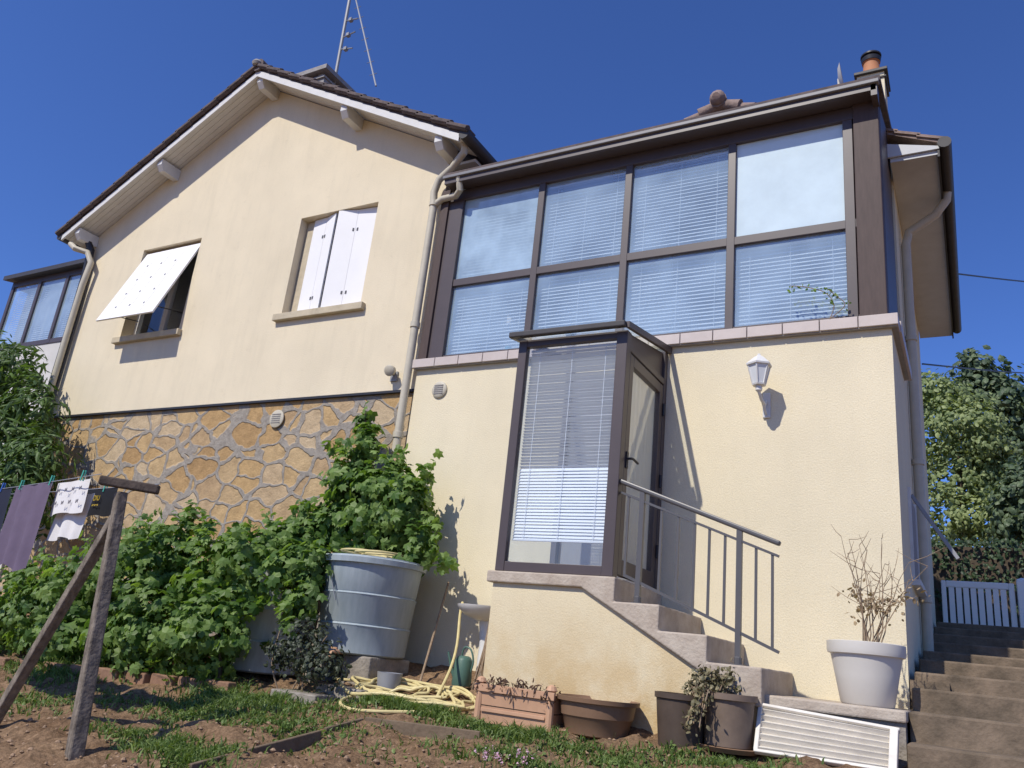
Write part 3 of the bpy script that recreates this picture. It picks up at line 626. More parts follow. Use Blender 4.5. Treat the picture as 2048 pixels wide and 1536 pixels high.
# ------------------------------------------------------------------ left conservatory
CN = thing('conservatory', (-15,8.5,0), 'second glazed veranda at far left behind the house corner', 'veranda')
cA = W(30,556,8.0).x; cB = -13.05; cz0 = 4.66; cz1 = 6.12
MB().box(cA,cB,8.02,10,-.5,cz0-.05).build('wall', M('pale_render',(.62,.6,.56),.9,.15,3), CN)
cf = MB()
for x in (cA,cA+.95,cA+1.85,cA+2.8,cB-.06): cf.box(x,x+.085,8.0,8.07,cz0-.05,cz1)
cf.box(cA,cB,8.003,8.067,cz0-.06,cz0+.03).box(cA,cB,8.003,8.067,cz1-.12,cz1).box(cA,cA+.07,8.07,10,cz1-.1,cz1)
cf.build('frame', FRAME, CN)
for k in range(3):
    pn = MB().sheet(cA+.06+k*.92,cA+.95+k*.92,8.033,cz0,cz1-.1).build('pane', GL1, CN, normals=False)
    blind(cA+.09+k*.92,cA+.92+k*.92,cz0+.02,cz1-.12,8.12,.045,.85,CURT if k == 0 else BLINDG,pn,.04)
MB().box(cA+.07,cB,8.3,8.33,cz0,cz1).build('inner_wall', ROOM, CN)
MB().yz([(7.85,cz1),(7.85,cz1+.09),(10,cz1+.5),(10,cz1+.4)],cA-.12,cB).build('roof', GUT, CN)

# ------------------------------------------------------------------ water tanks
def tank(name, c, zt_, zb_, rt_, rb_, mat, label):
    t = thing(name, (c[0],c[1],zb_), label, 'water tank'); h = zt_-zb_
    rr_ = lambda s: rb_+(rt_-rb_)*s
    prof = [(rb_-.02,0),(rb_,.015)]
    for s in (.3,.62): prof += [(rr_(s-.02),h*(s-.02)),(rr_(s)+.008,h*(s-.005)),(rr_(s)-.012,h*(s+.012)),(rr_(s+.03)-.004,h*(s+.03))]
    prof += [(rr_(.9),h*.9),(rt_+.0,h*.93),(rt_+.035,h*.935),(rt_+.04,h*.99),(rt_+.02,h)]
    MB().lathe((c[0],c[1],zb_), prof, 48).build('tank_body', mat, t, smooth=True)
    MB().lathe((c[0],c[1],zt_-.01), [(rt_+.025,0),(rt_+.02,.02),(rt_*.6,.03),(.05,.035)], 48).build('lid', mat, t, smooth=True)
    return t
tc_ = (-5.19,6.5)
t1_ = tank('water_tank', tc_, .72, -.16, .485, .425, BARREL, 'large blue grey water tank on blocks under the climbing vine')
tp = W(672,1303,6.05)
MB().tube([tp+Vector((0,.12,0)),tp,tp+Vector((0,-.06,-.01)),tp+Vector((0,-.08,-.05))],.018,8).bar(tp+Vector((-.04,-.04,.03)),tp+Vector((.04,-.04,.03)),.015,.015).build('tap', TERRA, t1_, smooth=True)
MB().bar((tc_[0]-.13,tc_[1]-.51,.62),(tc_[0]+.0,tc_[1]-.485,.30),.013,.006).build('level_strap', GREYMET, t1_)
tank('water_tank', (-6.12,6.2), .52, -.42, .47, .42, BARREL2, 'pale stained water tank half hidden by the vine leaves')
for dx, lab in ((-.28,'rough concrete block under the left of the blue tank'),(.22,'rough concrete block under the right of the blue tank')):
    tag(MB().box(tc_[0]+dx-.16,tc_[0]+dx+.16,tc_[1]-.32,tc_[1]+.3,-.55,-.163).build('concrete_block', CONCB, bevel=.015), lab, 'block')
def hosepath(c, r, n, jit, zf, seed, squash=1.0, wob=.3):
    rg = random.Random(seed); pts = []
    for k in range(n*14):
        t = 2*math.pi*k/14; rad = r*(1+wob*math.sin(t*.37+seed)+jit*rg.uniform(-1,1)); x = c[0]+.16*math.sin(t*.21)+rad*math.cos(t); y = c[1]+squash*rad*math.sin(t)
        pts.append((x,y,zf(x,y,k)))
    return pts
def smoothp(pts, k=4):
    P = [Vector(p) for p in pts]; o_ = []
    for i in range(len(P)-1):
        a_, b_, c_, d_ = P[max(i-1,0)], P[i], P[i+1], P[min(i+2,len(P)-1)]
        for j in range(k):
            t = j/k; o_.append(.5*((2*b_)+(c_-a_)*t+(2*a_-5*b_+4*c_-d_)*t*t+(3*b_-a_-3*c_+d_)*t**3))
    return o_+[P[-1]]
tag(MB().tube(smoothp(hosepath((tc_[0]+.0,tc_[1]-.12), .22, 3, .06, lambda x,y,k: .762+.003*k/3, 3, .8),3), .0105, 8).build('garden_hose', HOSE, smooth=True), 'yellow hose coiled on the lid of the blue tank', 'hose')
gc = G(830,1387)
path = [W(925,1205,6.85),W(920,1230,6.75),W(914,1290,6.6),W(900,1340,6.4)]+[Vector(p) for p in hosepath((gc.x,gc.y-.12), .46, 7, .2, lambda x,y,k: float(gh(x,y))+.03+.010*(k%11)/3, 5, .52, .42)]
for q in ((790,1392),(700,1400),(680,1418),(720,1432),(850,1428),(950,1415),(930,1385)):
    p = G(*q); path.append(Vector((p.x,p.y,float(gh(p.x,p.y))+.03)))
tag(MB().tube(smoothp(path,4), .0135, 8).build('garden_hose', HOSE, smooth=True), 'long yellow hose tangled on the soil left of the stairs', 'hose')
# sink on pedestal
sc_ = W(968,1215,6.75)
sk_ = thing('sink', (sc_.x,6.8,-.3), 'white pedestal sink against the wall beside the stairs', 'sink')
MB().lathe((sc_.x,6.8,sc_.z-.12), [(.08,0),(.2,.04),(.27,.1),(.28,.13),(.24,.13),(.18,.07),(.05,.05)], 32).build('basin', CERAM, sk_, smooth=True)
MB().lathe((sc_.x+.02,6.85,-.38), [(.12,0),(.08,.15),(.075,.45),(.1,sc_.z+.26)], 20).build('pedestal', CERAM, sk_, smooth=True)
# watering can
wc = G(922,1372)
wcn = thing('watering_can', wc, 'green plastic watering can standing behind the yellow hose', 'watering can')
MB().lathe(wc, [(.085,0),(.09,.01),(.08,.22),(.06,.25),(.035,.26)], 20).build('can_body', GREENP, wcn, smooth=True)
MB().tube([wc+Vector((-.07,0,.05)),wc+Vector((-.11,-.02,.14)),wc+Vector((-.16,-.03,.28))],[.02,.015,.010],8).build('spout', GREENP, wcn, smooth=True)
MB().tube(smoothp([wc+Vector((-.03,0,.25)),wc+Vector((-.01,0,.33)),wc+Vector((.06,0,.32)),wc+Vector((.10,0,.22)),wc+Vector((.08,0,.12))]),.009,8).build('handle', GREENP, wcn, smooth=True)
mbp = G(776,1376)
tag(MB().lathe(mbp+Vector((0,0,.08)), [(.10,-.08),(.11,.0),(.115,.05),(.10,.05),(.09,-.02)], 24).build('metal_bowl', GREYMET, smooth=True), 'round grey metal bowl on the soil by the hose', 'bowl')
p0 = W(850,1330,6.6); p1 = W(897,1165,7.1)
tag(MB().tube([p0-(p1-p0)*.25,p1],.012,8).build('cane', TWIG), 'thin bamboo cane leaning on the wall behind the blue tank', 'cane')
p0 = G(955,1385); p1 = W(982,1230,6.6); bs_ = MB()
for k in range(22): bs_.tube([p0+Vector((random.uniform(-.05,.05),random.uniform(-.05,.05),.02)),p0.lerp(p1,.55)+Vector((random.uniform(-.02,.02),0,0)),p1],.004,5)
tag(bs_.build('twig_broom', TWIG), 'twig broom leaning against the stair base beside the watering can', 'broom')
for k,(px_,py_) in enumerate([(600,1398),(690,1388)]):
    p = G(px_,py_); tag(MB().box(p.x-.25,p.x+.25,p.y-.1,p.y+.15,p.z-.1,p.z+.055).build('paving_slab', CONCB, bevel=.01), ['grey paving slab on the soil below the vines','grey paving slab on the soil in front of the blue tank'][k], 'slab')

# ------------------------------------------------------------------ pots along the wall
def twigs(c, n, h, spread, rad, seed):
    rg = random.Random(seed); m_ = MB(); tips = []
    for k in range(n):
        p = Vector(c)+Vector((rg.uniform(-.06,.06),rg.uniform(-.05,.05),0)); d = Vector((rg.gauss(0,spread),rg.gauss(0,spread*.7),1)).normalized(); hh = h*rg.uniform(.5,1); pts = [p]
        for j in range(5):
            d = (d+Vector((rg.gauss(0,.16),rg.gauss(0,.16),.05))).normalized(); p = p+d*hh/5; pts.append(p)
            if j > 0:
                e = p+Vector((rg.gauss(0,.09),rg.gauss(0,.09),rg.uniform(.01,.12)))*(h/.7); m_.tube([p,p.lerp(e,.5)+Vector((0,0,-.01)),e],[rad*.5,rad*.4,rad*.2],5); tips.append(e)
        tips.append(p); m_.tube(pts,[rad*(1-.14*j) for j in range(6)],5)
    return m_, tips
def cluster(name, pts, per, size, T, mat, parent, jit=.03):
    P = np.repeat(np.array([tuple(p) for p in pts]),per,0); P = P+rng.normal(size=P.shape)*jit
    return leaves(name, P, rng.normal(size=P.shape)+np.array([0,-.5,.6]), size*(.6+.8*rng.random(len(P))), T, mat, parent)
bc = G(1038,1448)
bxp = thing('planter_box', bc, 'salmon rectangular planter box with dried seedlings by the stair base', 'planter')
bw, bd, bh = .33, .13, .255
pb = MB()
v = [(bc.x+sx*(bw-.02*(z==0)),bc.y+sy*(bd-.02*(z==0)),bc.z-.02+z) for z in (0,bh) for sx,sy in ((-1,-1),(1,-1),(1,1),(-1,1))]
pb.add(v,[(3,2,1,0),(0,1,5,4),(1,2,6,5),(2,3,7,6),(3,0,4,7)])
for sx in (-1,1): pb.lathe((bc.x+sx*(bw-.03),bc.y-bd+.02,bc.z-.02),[(.03,0),(.03,bh+.02),(.045,bh+.03),(.03,bh+.06),(.01,bh+.07)],10)
pb.box(bc.x-bw+.06,bc.x+bw-.06,bc.y-bd-.001,bc.y-bd+.004,bc.z+.06,bc.z+.085)
pb.box(bc.x-bw-.01,bc.x+bw+.01,bc.y-bd-.015,bc.y-bd+.01,bc.z+bh-.055,bc.z+bh)
pb.build('box', TERRA, bxp, bevel=.005)
MB().box(bc.x-bw+.01,bc.x+bw-.01,bc.y-bd+.01,bc.y+bd-.01,bc.z+.1,bc.z+bh-.03).build('soil', SOILM, bxp)
tips = [(bc.x+random.uniform(-bw,bw),bc.y+random.uniform(-bd-.03,bd*.6),bc.z+bh+random.uniform(-.05,.03)) for _ in range(140)]
tag(cluster('dried_seedlings', tips, 3, .035, LANCE, leaf_mat('withered_leaf',(.05,.025,.018),(.16,.09,.05),.1), None, .02), 'withered brown seedlings along the edge of the salmon planter', 'plant')
bp_ = G(1192,1466)
bw_ = thing('bowl_planter', bp_, 'wide shallow brown plastic bowl planter on the soil', 'planter')
MB().lathe(bp_-Vector((0,0,.02)), [(.20,0),(.22,.01),(.25,.12),(.262,.13),(.275,.22),(.30,.225),(.305,.255),(.285,.255),(.26,.2)], 40).build('bowl', BROWNP, bw_, smooth=True)
MB().lathe(bp_+Vector((0,0,.17)), [(.262,0),(.1,.02)], 30).build('soil', SOILM, bw_)
pp = G(1360,1490)
pt = thing('flower_pot', pp, 'dark brown round flower pot right of the brown bowl', 'pot')
MB().lathe(pp-Vector((0,0,.02)), [(.14,0),(.15,.01),(.175,.31),(.188,.315),(.188,.35),(.17,.35),(.165,.28)], 28).build('pot', DARKP, pt, smooth=True)
MB().lathe(pp+Vector((0,0,.27)), [(.165,0),(.05,.02)], 20).build('soil', SOILM, pt)
pq = G(1455,1498)
pt = thing('flower_pot', pq, 'faded brown flower pot on a saucer, overgrown by dried succulents', 'pot')
MB().lathe(pq, [(.155,.02),(.175,.31),(.195,.315),(.195,.355),(.175,.355),(.17,.28)], 28).build('pot', BROWNP2, pt, smooth=True)
MB().lathe(pq-Vector((0,0,.015)), [(.19,0),(.215,.03),(.205,.035),(.18,.02)], 28).build('saucer', BROWNP, pt, smooth=True)
MB().lathe(pq+Vector((0,0,.29)), [(.17,0),(.05,.02)], 20).build('soil', SOILM, pt)
su = thing('succulent', pq+Vector((0,0,.31)), 'dry trailing brown succulent spilling over the faded brown pot rim', 'plant')
m_, tips = twigs(pq+Vector((-.12,-.02,.30)), 18, .23, .8, .006, 4)
for k in range(24):
    a_ = random.uniform(2.6,4.5); q0 = pq+Vector((.16*math.cos(a_),.16*math.sin(a_),.34)); q1 = q0+Vector((.1*math.cos(a_),.1*math.sin(a_),random.uniform(-.0,.05))); q2 = q1+Vector((.05*math.cos(a_),.05*math.sin(a_),random.uniform(-.28,-.1))); m_.tube([q0,q1,q2],.005,5); tips += [q1,q2,q1.lerp(q2,.5)]
m_.build('stem', TWIG, su); cluster('leaves', tips, 5, .036, ROUND, SUCC, su, .025)
# white corrugated panel
ra = thing('radiator_panel', (-.95,5.9,-.45), 'cream white ribbed rectangular panel leaning on the terrace front', 'panel')
A = W(1518,1410,6.10); B = W(1800,1462,6.02); Cc = W(1797,1545,5.85); D = W(1508,1502,5.90)
pm = MB(); nrib = 7; nn = (B-A).cross(D-A).normalized(); nn = nn if nn.y < 0 else -nn
ins = lambda s,t,d=0: A.lerp(B,s).lerp(D.lerp(Cc,s),t)+nn*d
for k in range(nrib):
    ta = .02+.96*k/nrib; tb = .02+.96*(k+1)/nrib; tm = ta+(tb-ta)*.7
    pm.add([ins(.03,ta,-.016),ins(.95,ta,-.016),ins(.95,tm,.02),ins(.03,tm,.02),ins(.95,tb,-.016),ins(.03,tb,-.016)],[(0,1,2,3),(3,2,4,5)])
pm.build('ribs', RADW, ra)
e = MB()
for (s0,t0_),(s1,t1_q) in (((0,0),(1,0)),((0,1),(1,1))): e.bar(ins(s0,t0_),ins(s1,t1_q),.022,.04,up=nn)
e.bar(ins(.015,0),ins(.015,1),.03,.04,up=nn).bar(ins(.965,0),ins(.965,1),.05,.05,up=nn)
e.build('rim', RADW, ra, bevel=.006)
# tall pot with dry plant
wp = W(1735,1404,6.5); wp.z = -.085
pt = thing('flower_pot', wp, 'large pale grey rimmed pot standing on the terrace corner', 'pot')
MB().lathe(wp, [(.165,0),(.175,.01),(.21,.2),(.235,.33),(.255,.335),(.26,.36),(.26,.415),(.24,.42),(.225,.36)], 44).build('pot', POTG, pt, smooth=True)
MB().lathe(wp+Vector((0,0,.35)), [(.225,0),(.05,.02)], 24).build('soil', SOILM, pt)
dp = thing('dry_shrub', wp+Vector((0,0,.37)), 'dry twiggy plant with withered brown leaves in the large pale grey pot', 'plant')
m_, tips = twigs(wp+Vector((.02,0,.36)), 15, .85, .30, .0055, 11); m_.build('stem', TWIG, dp)
tips = [t for t in tips if t.z < wp.z+.78]; cluster('dry_leaves', tips, 12, .036, ROUND, DRYL, dp, .04)
# sprig on veranda sill
p = W(1660,640,7.15); sg = thing('potted_sprig', (p.x,7.15,3.15), 'green leafy sprig growing up at the right end of the veranda sill', 'plant')
cur = smoothp([Vector((p.x,7.13,3.15)),W(1668,610,7.12),W(1650,585,7.1),W(1610,574,7.08),W(1580,572,7.06)]); cur2 = smoothp([Vector((p.x,7.13,3.15)),W(1690,610,7.12),W(1670,590,7.1),W(1655,578,7.08)])
MB().tube(cur,.004,5).tube(cur2,.004,5).build('stem', TWIG, sg); cluster('leaves', cur[5:]+cur2[4:], 3, .034, ROUND, VINEL, sg, .025)

# ------------------------------------------------------------------ clothes line
foot = G(152,1512)
cp = thing('clothesline_post', foot, 'weathered T shaped clothesline post with a slanted brace', 'post')
tp_ = W(243,985,foot.y)
MB().bar(foot-Vector((0,0,.15)),tp_,.10,.10,w2=.075,h2=.075,up=(.3,1,0)).build('post', CONCP, cp, bevel=.012)
c0 = W(200,960,foot.y-.12); c1 = W(318,980,foot.y+.14)
MB().bar(c0,c1,.07,.065).build('crossbar', CONCK, cp, bevel=.01)
bf = W(-25,1470,foot.y+.15); bf.z = gz(bf.x,bf.y)-.05
MB().bar(bf,W(232,1035,foot.y+.02),.075,.065).build('brace', CONCP, cp, bevel=.01)
lines = []
for k,(e0,py0) in enumerate(((c0,985),(c1,978))):
    e0 = e0+Vector((0,0,.045)); e1 = W(-260,py0+10,e0.y+.9); lines.append((e0,e1))
    pts = [e0.lerp(e1,t/12)-Vector((0,0,.05*math.sin(math.pi*t/12))) for t in range(13)]
    tag(MB().tube(pts,.0035,5).build('washing_line', GREYMET), ['front washing line wire with the purple shirt pegged on it','rear washing line wire running left from the crossbar'][k], 'wire')
def online(px_, k=0):
    e0, e1 = lines[k]; lo, hi = 0., 1.
    proj = lambda p: 1024+F*(ax.x*p.x+ay.x*p.y+az.x*p.z)/(ax.z*p.x+ay.z*p.y+az.z*p.z)
    for _ in range(40):
        mid = (lo+hi)/2
        if proj(e0.lerp(e1,mid)) > px_: lo = mid
        else: hi = mid
    return e0.lerp(e1,lo)-Vector((0,0,.05*math.sin(math.pi*lo)))
def cloth(name, mat, p0, p1, drop, label, cat, amp=.02, waves=4, taper=0, shear=0, lower=None, parent=None):
    n_, m2 = 28, 18; q = MB(); p0 = Vector(p0); p1 = Vector(p1); dirn = (p1-p0).normalized(); nr = dirn.cross(Vector((0,0,1))).normalized()
    for i in range(n_+1):
        for j in range(m2+1):
            s = i/n_; t = j/m2; dl = drop*(1+.04*math.sin(s*9)) if lower is None else lower(s)
            ss = .5+(s-.5)*(1-taper*t)
            p = p0.lerp(p1,ss)+Vector((0,0,-dl*t))+dirn*(shear*t)+nr*(amp*math.sin(s*waves*2*math.pi+2*t)*(.3+t)); q.v.append(tuple(p))
    for i in range(n_):
        for j in range(m2): a_ = i*(m2+1)+j; q.f.append((a_,a_+m2+1,a_+m2+2,a_+1))
    o_ = q.build(name, mat, parent, normals=False)
    for pl in o_.data.polygons: pl.use_smooth = True
    if label: tag(o_, label, cat)
    return o_
PURP = M('purple_cotton',(.15,.115,.17),.95,.2,8); NAVY = M('navy_cotton',(.02,.024,.045),.95,.2,8); BLK = M('black_cotton',(.014,.015,.02),.95,.2,8); TOW = M('white_towel',(.72,.70,.68),.95,.08,20); YEL = M('yellow_print',(.5,.35,.04),.7); EMB = M('grey_embroidery',(.2,.19,.22),.9)
pa, pb_ = online(108),online(36)
lowf = lambda s: .66+.04*math.sin(s*7)
cloth('shirt', PURP, pa, pb_, .68, 'purple shirt pegged upside down on the washing line', 'shirt', .018, 2.5, .12, .06, lowf)
pa, pb_ = online(28), online(-70)
cloth('trousers', NAVY, pa, pb_, .72, 'dark navy garment hanging at the left edge of the line', 'garment', .015, 3)
pa, pb_ = online(168)+Vector((0,.06,0)), online(104)+Vector((0,.06,0))
tw = thing('towel', (pa+pb_)/2, 'white patterned towel hanging between the purple shirt and the black one', 'towel')
cloth('cloth', TOW, pa, pb_, .25, None, None, .012, 2, 0, .03, None, tw)
cloth('lower_fold', TOW, pa+Vector((.02,.05,-.1)), pb_+Vector((.03,.05,-.1)), .33, None, None, .012, 2.5, .12, .08, None, tw)
mk = MB(); dx_ = (pb_-pa).normalized(); nr = Vector((dx_.y,-dx_.x,0)).normalized(); nr = nr if nr.y < 0 else -nr
for row in (.07,.17):
    for k in range(4):
        b_ = pa.lerp(pb_,.14+.22*k)+nr*.025+Vector((0,0,-row)); sz = .014
        for s in (-1,1): mk.bar(b_+dx_*(s*sz)+Vector((0,0,-sz)),b_+dx_*(s*sz)+Vector((0,0,sz)),.004,.003)
        mk.bar(b_+dx_*(-sz)+Vector((0,0,sz)),b_+dx_*sz-Vector((0,0,sz)),.004,.003)
mk.build('embroidery', EMB, tw)
pa, pb_ = online(238,1), online(178,1)
bk = thing('shorts', (pa+pb_)/2, 'black garment with yellow lettering hanging beside the post', 'garment')
cloth('cloth', BLK, pa, pb_, .22, None, None, .006, 2, .1, 0, None, bk)
cu_ = bpy.data.curves.new('lettering','FONT'); cu_.body = 'DIU'; cu_.size = .06; cu_.extrude = .002; to = bpy.data.objects.new('lettering_curve',cu_); C.objects.link(to)
dg = bpy.context.evaluated_depsgraph_get(); tme = bpy.data.meshes.new_from_object(to.evaluated_get(dg)); bpy.data.objects.remove(to)
xd = (pa-pb_).normalized(); org = pb_.lerp(pa,.34)+Vector((0,0,-.10)); nr = xd.cross(Vector((0,0,1))).normalized(); zd = Vector((0,0,1))
q = MB(); q.v = [tuple(org+xd*v_.co.x+zd*v_.co.y+nr*(.016+v_.co.z)) for v_ in tme.vertices]; q.f = [tuple(p_.vertices) for p_ in tme.polygons]
for k in range(5): q.add([org+xd*(.0+.02*k)+nr*.016+Vector((0,0,-.045+.006*(k%2))),org+xd*(.018+.02*k)+nr*.016+Vector((0,0,-.04+.006*(k%2))),org+xd*(.016+.02*k)+nr*.016+Vector((0,0,-.028)),org+xd*(.004+.02*k)+nr*.016+Vector((0,0,-.031))],[(0,1,2,3)])
q.build('lettering', YEL, bk)
PEG = [M('green_peg',(.08,.4,.3),.5),M('blue_peg',(.05,.15,.5),.5)]
for k,(px_,ln_,lab) in enumerate(((8,0,'blue clothes peg on the navy garment at the left edge'),(45,0,'green clothes peg at the left shoulder of the purple shirt'),(104,0,'green clothes peg at the right edge of the purple shirt'),(166,0,'green clothes peg at the right edge of the towel'),(212,1,'green clothes peg nearest the post'))):
    p = online(px_,ln_); tag(MB().bar(p+Vector((-.008,-.006,-.03)),p+Vector((.004,-.006,.05)),.012,.006).bar(p+Vector((.006,.006,-.03)),p+Vector((.012,.006,.05)),.012,.006).build('clothes_peg', PEG[1 if k == 0 else 0]), lab, 'peg', 'pegs on the washing line')

# ------------------------------------------------------------------ plants
def stems(pts, parent, r=.02, mat=BARK):
    m_ = MB()
    for a_, b_ in pts: m_.tube(smoothp([a_,Vector(a_).lerp(Vector(b_),.5)+Vector((random.uniform(-.1,.1),random.uniform(-.1,.1),0)),b_],3),[r]*4+[r*.5]*3,6)
    return m_.build('stem', mat, parent)
vh = thing('vine_hedge', (-7.6,5.9,-.5), 'broad low mass of grape vines along the stone wall', 'vine')
bl = []
for (px_,py_,Y,rx,ry,rz,n) in ((40,1215,5.6,.8,.5,.45,950),(130,1200,5.6,.6,.5,.40,750),(225,1170,5.7,.5,.5,.48,750),(320,1150,5.8,.42,.5,.52,720),(375,1110,5.9,.26,.3,.42,360),(310,1265,5.5,.7,.45,.36,780),(425,1170,5.8,.36,.4,.48,660),(150,1285,5.5,.9,.4,.3,780),(510,1120,5.9,.34,.4,.28,520),(415,1270,5.45,.36,.4,.36,520),(585,1095,6.4,.32,.35,.27,400),(280,1095,5.9,.2,.2,.25,190)):
    bl.append((tuple(W(px_,py_,Y)),(rx,ry,rz),n))
foliage('leaves', bl, .098, GRAPE, VINEL, vh, rough=.42, inner=.5)
sh_ = []
for (a_,b_,n) in (((300,1080,5.8),(290,1030,5.8),9),((360,1070,5.9),(388,1015,5.9),9),((440,1090,6.0),(475,1045,6.0),9),((540,1080,6.2),(535,1025,6.2),9),((190,1110,5.7),(165,1065,5.7),8),((590,1050,6.4),(600,1000,6.4),9),((330,1080,5.7),(318,1025,5.7),8),((410,1080,5.8),(402,1040,5.8),8),((250,1100,5.7),(238,1058,5.7),7),((490,1080,6.0),(505,1045,6.0),7),((90,1130,5.6),(75,1090,5.6),7)):
    for t in np.linspace(0,1,n): sh_.append(W(*a_).lerp(W(*b_),float(t)))
cluster('shoot_leaves', sh_, 2, .085, GRAPE, VINEL, vh, .04)
stems([((c[0]+dx,c[1]+.05,gz(c[0],c[1])-.05),(c[0]+dx*.5,c[1],c[2])) for c,r_,n in bl for dx in (-.2,.2)], vh)
gv = thing('grape_vine', (-5.2,6.5,-.4), 'grape vine climbing above the blue tank against the stone base', 'vine')
bl = []
for (px_,py_,Y,rx,ry,rz,n) in ((760,985,6.75,.42,.3,.32,760),(700,960,6.8,.28,.28,.26,380),(733,895,6.85,.16,.18,.24,190),(820,1010,6.75,.25,.28,.36,380),(690,1050,6.75,.42,.32,.3,620),(790,1070,6.85,.36,.25,.2,360),(725,850,6.95,.07,.1,.14,50),(600,1085,6.5,.32,.32,.28,360),(585,1135,5.9,.28,.2,.2,250),(625,1135,6.0,.16,.2,.26,180),(605,1200,5.75,.14,.12,.2,105),(840,1090,6.6,.12,.18,.26,110)):
    bl.append((tuple(W(px_,py_,Y)),(rx,ry,rz),n))
foliage('leaves', bl, .102, GRAPE, VINEL, gv, rough=.42, inner=.5)
sh_ = []
for (a_,b_,n) in (((745,870,6.9),(730,822,6.9),14),((860,1040,6.7),(885,1130,6.6),18),((700,900,6.9),(665,880,6.8),9),((490,1140,5.65),(475,1270,5.55),24),((500,1150,5.65),(500,1230,5.6),14),((560,1150,5.65),(585,1250,5.55),20),((850,960,6.8),(862,920,6.8),7),((630,1050,6.5),(612,1000,6.5),9),((530,1140,5.65),(540,1200,5.6),12),((780,930,6.8),(800,895,6.8),7)):
    for t in np.linspace(0,1,n): sh_.append(W(*a_).lerp(W(*b_),float(t)))
cluster('shoot_leaves', sh_, 2, .10, GRAPE, VINEL, gv, .05)
stems([((-5.4,7.0,-.35),(-5.5,6.95,1.6)),((-5.9,6.95,-.35),(-5.3,6.8,1.4)),((-5.6,6.95,1.4),tuple(W(730,825,6.9)))], gv)
ds = thing('dark_shrub', G(600,1375), 'dark sparse shrub growing at the left of the blue tank', 'shrub')
bl = [(tuple(W(605,1295,5.6)),(.30,.25,.26),600),(tuple(W(645,1330,5.6)),(.24,.25,.2),360),(tuple(W(560,1310,5.6)),(.16,.18,.16),130)]
foliage('leaves', bl, .045, ROUND, DARKL, ds, inner=.3)
c_ = W(600,1290,5.6); stems([((c_.x+dx,c_.y,gz(c_.x,c_.y)-.03),(c_.x+dx*2.2,c_.y,c_.z+.1)) for dx in (-.12,-.04,.05,.13)], ds, .008, TWIG)
ls = thing('laurel_shrub', (-13.3,6.5,-.35), 'tall leafy shrub at the far left corner of the house', 'shrub')
bl = [(tuple(W(x,y,Y)),(a_,a_*.9,b_),n) for x,y,Y,a_,b_,n in ((25,745,6.6,.5,.45,700),(50,830,6.5,.5,.6,900),(20,900,6.4,.75,.6,1000),(65,930,6.3,.45,.5,700),(-30,820,6.5,.7,.9,800),(25,1010,6.2,.8,.5,800),(-20,700,6.6,.45,.35,300))]
foliage('leaves', bl, .12, LANCE, SHRUBL, ls, rough=.3)
stems([((-13.2,6.4,-.4),(-13.3,6.4,3.4)),((-13.4,6.4,-.4),(-13.9,6.4,2.8)),((-13.0,6.4,-.4),(-12.7,6.3,2.4))], ls, .04)
# trees on the right
def tree(name, base, trunk_h, bl, size, T, lm, label, cat='tree', **k):
    t = thing(name, base, label, cat); b_ = Vector(base); m_ = MB().tube([b_-Vector((0,0,.2)),b_+Vector((.03,0,trunk_h*.5)),b_+Vector((0,0,trunk_h))],[.16,.12,.05],10)
    for c,r_,n in bl: m_.tube([b_+Vector((0,0,min(trunk_h,max(.3,c[2]-b_.z-.4)))),Vector(c)],[.05,.015],6)
    m_.build('trunk', BARK, t); foliage('crown', bl, size, T, lm, t, **k); return t
rg = random.Random(2)
bl = []
for px_,py_,rx,rz,n in ((1880,800,.75,.55,1100),(1860,880,1.0,.8,1500),(1935,850,.7,.6,1200),(1970,885,.5,.5,800),(1925,950,1.0,.8,1800),(1980,960,.55,.65,1100),(1910,1040,1.1,.7,1500),(1970,1045,.7,.6,1200),(1850,780,.5,.45,500),(1995,925,.35,.45,500)):
    c_ = W(px_,py_,20+rg.uniform(-.4,.4)); bl.append((tuple(c_),(rx,rx,rz),n))
tree('conifer_tree', (-.1,20,1.0), 4.5, bl, .115, ROUND, CONIL, 'pale yellowish green tree beside the house behind the gate', rough=.25, inner=.55)
bl = []
for px_,py_,rx,rz,n in ((1945,775,1.0,.8,600),(1955,735,.6,.45,260),(1905,785,.7,.6,330),(2000,805,1.1,.9,750),(2050,800,.9,.7,500),(2030,870,1.3,1.2,900),(1990,900,1.2,1.2,800),(2090,850,1.3,1.3,650),(2040,960,1.4,1.2,900),(1985,760,.5,.4,220),(1935,712,.3,.25,70)):
    c_ = W(px_,py_,26+rg.uniform(-.6,.6)); bl.append((tuple(c_),(rx,rx,rz),n))
tree('broadleaf_tree', (1.2,26,1.0), 6, bl, .19, ROUND, TREEL, 'dark airy tree behind the pale one at right edge', inner=.35, rough=.36)
bl = []
for px_,py_,rx,rz,n in ((2030,990,.45,.45,450),(2050,955,.4,.35,320),(2020,1040,.5,.5,520),(2055,1040,.6,.6,600),(2085,990,.7,.7,450)):
    c_ = W(px_,py_,18.6+rg.uniform(-.2,.2)); bl.append((tuple(c_),(rx,rx*.8,rz),n))
tree('broadleaf_tree', (.95,18.6,1.0), 2.6, bl, .13, ROUND, TREEL, 'low dark green tree at the right edge above the hedge', inner=.4, rough=.3)
hd = thing('hedge', (1,17.2,1.0), 'dark clipped hedge behind the white gate', 'hedge')
n = 9000; P = np.stack([rng.uniform(-1.3,4,n),17.2+rng.uniform(-.5,.5,n),1+rng.random(n)**.8*1.85],1)
leaves('leaves', P, np.stack([rng.normal(size=n)*.4,-.8+rng.normal(size=n)*.4,.4+rng.normal(size=n)*.4],1), .09*(.6+.8*rng.random(n)), ROUND, HEDGL, hd)
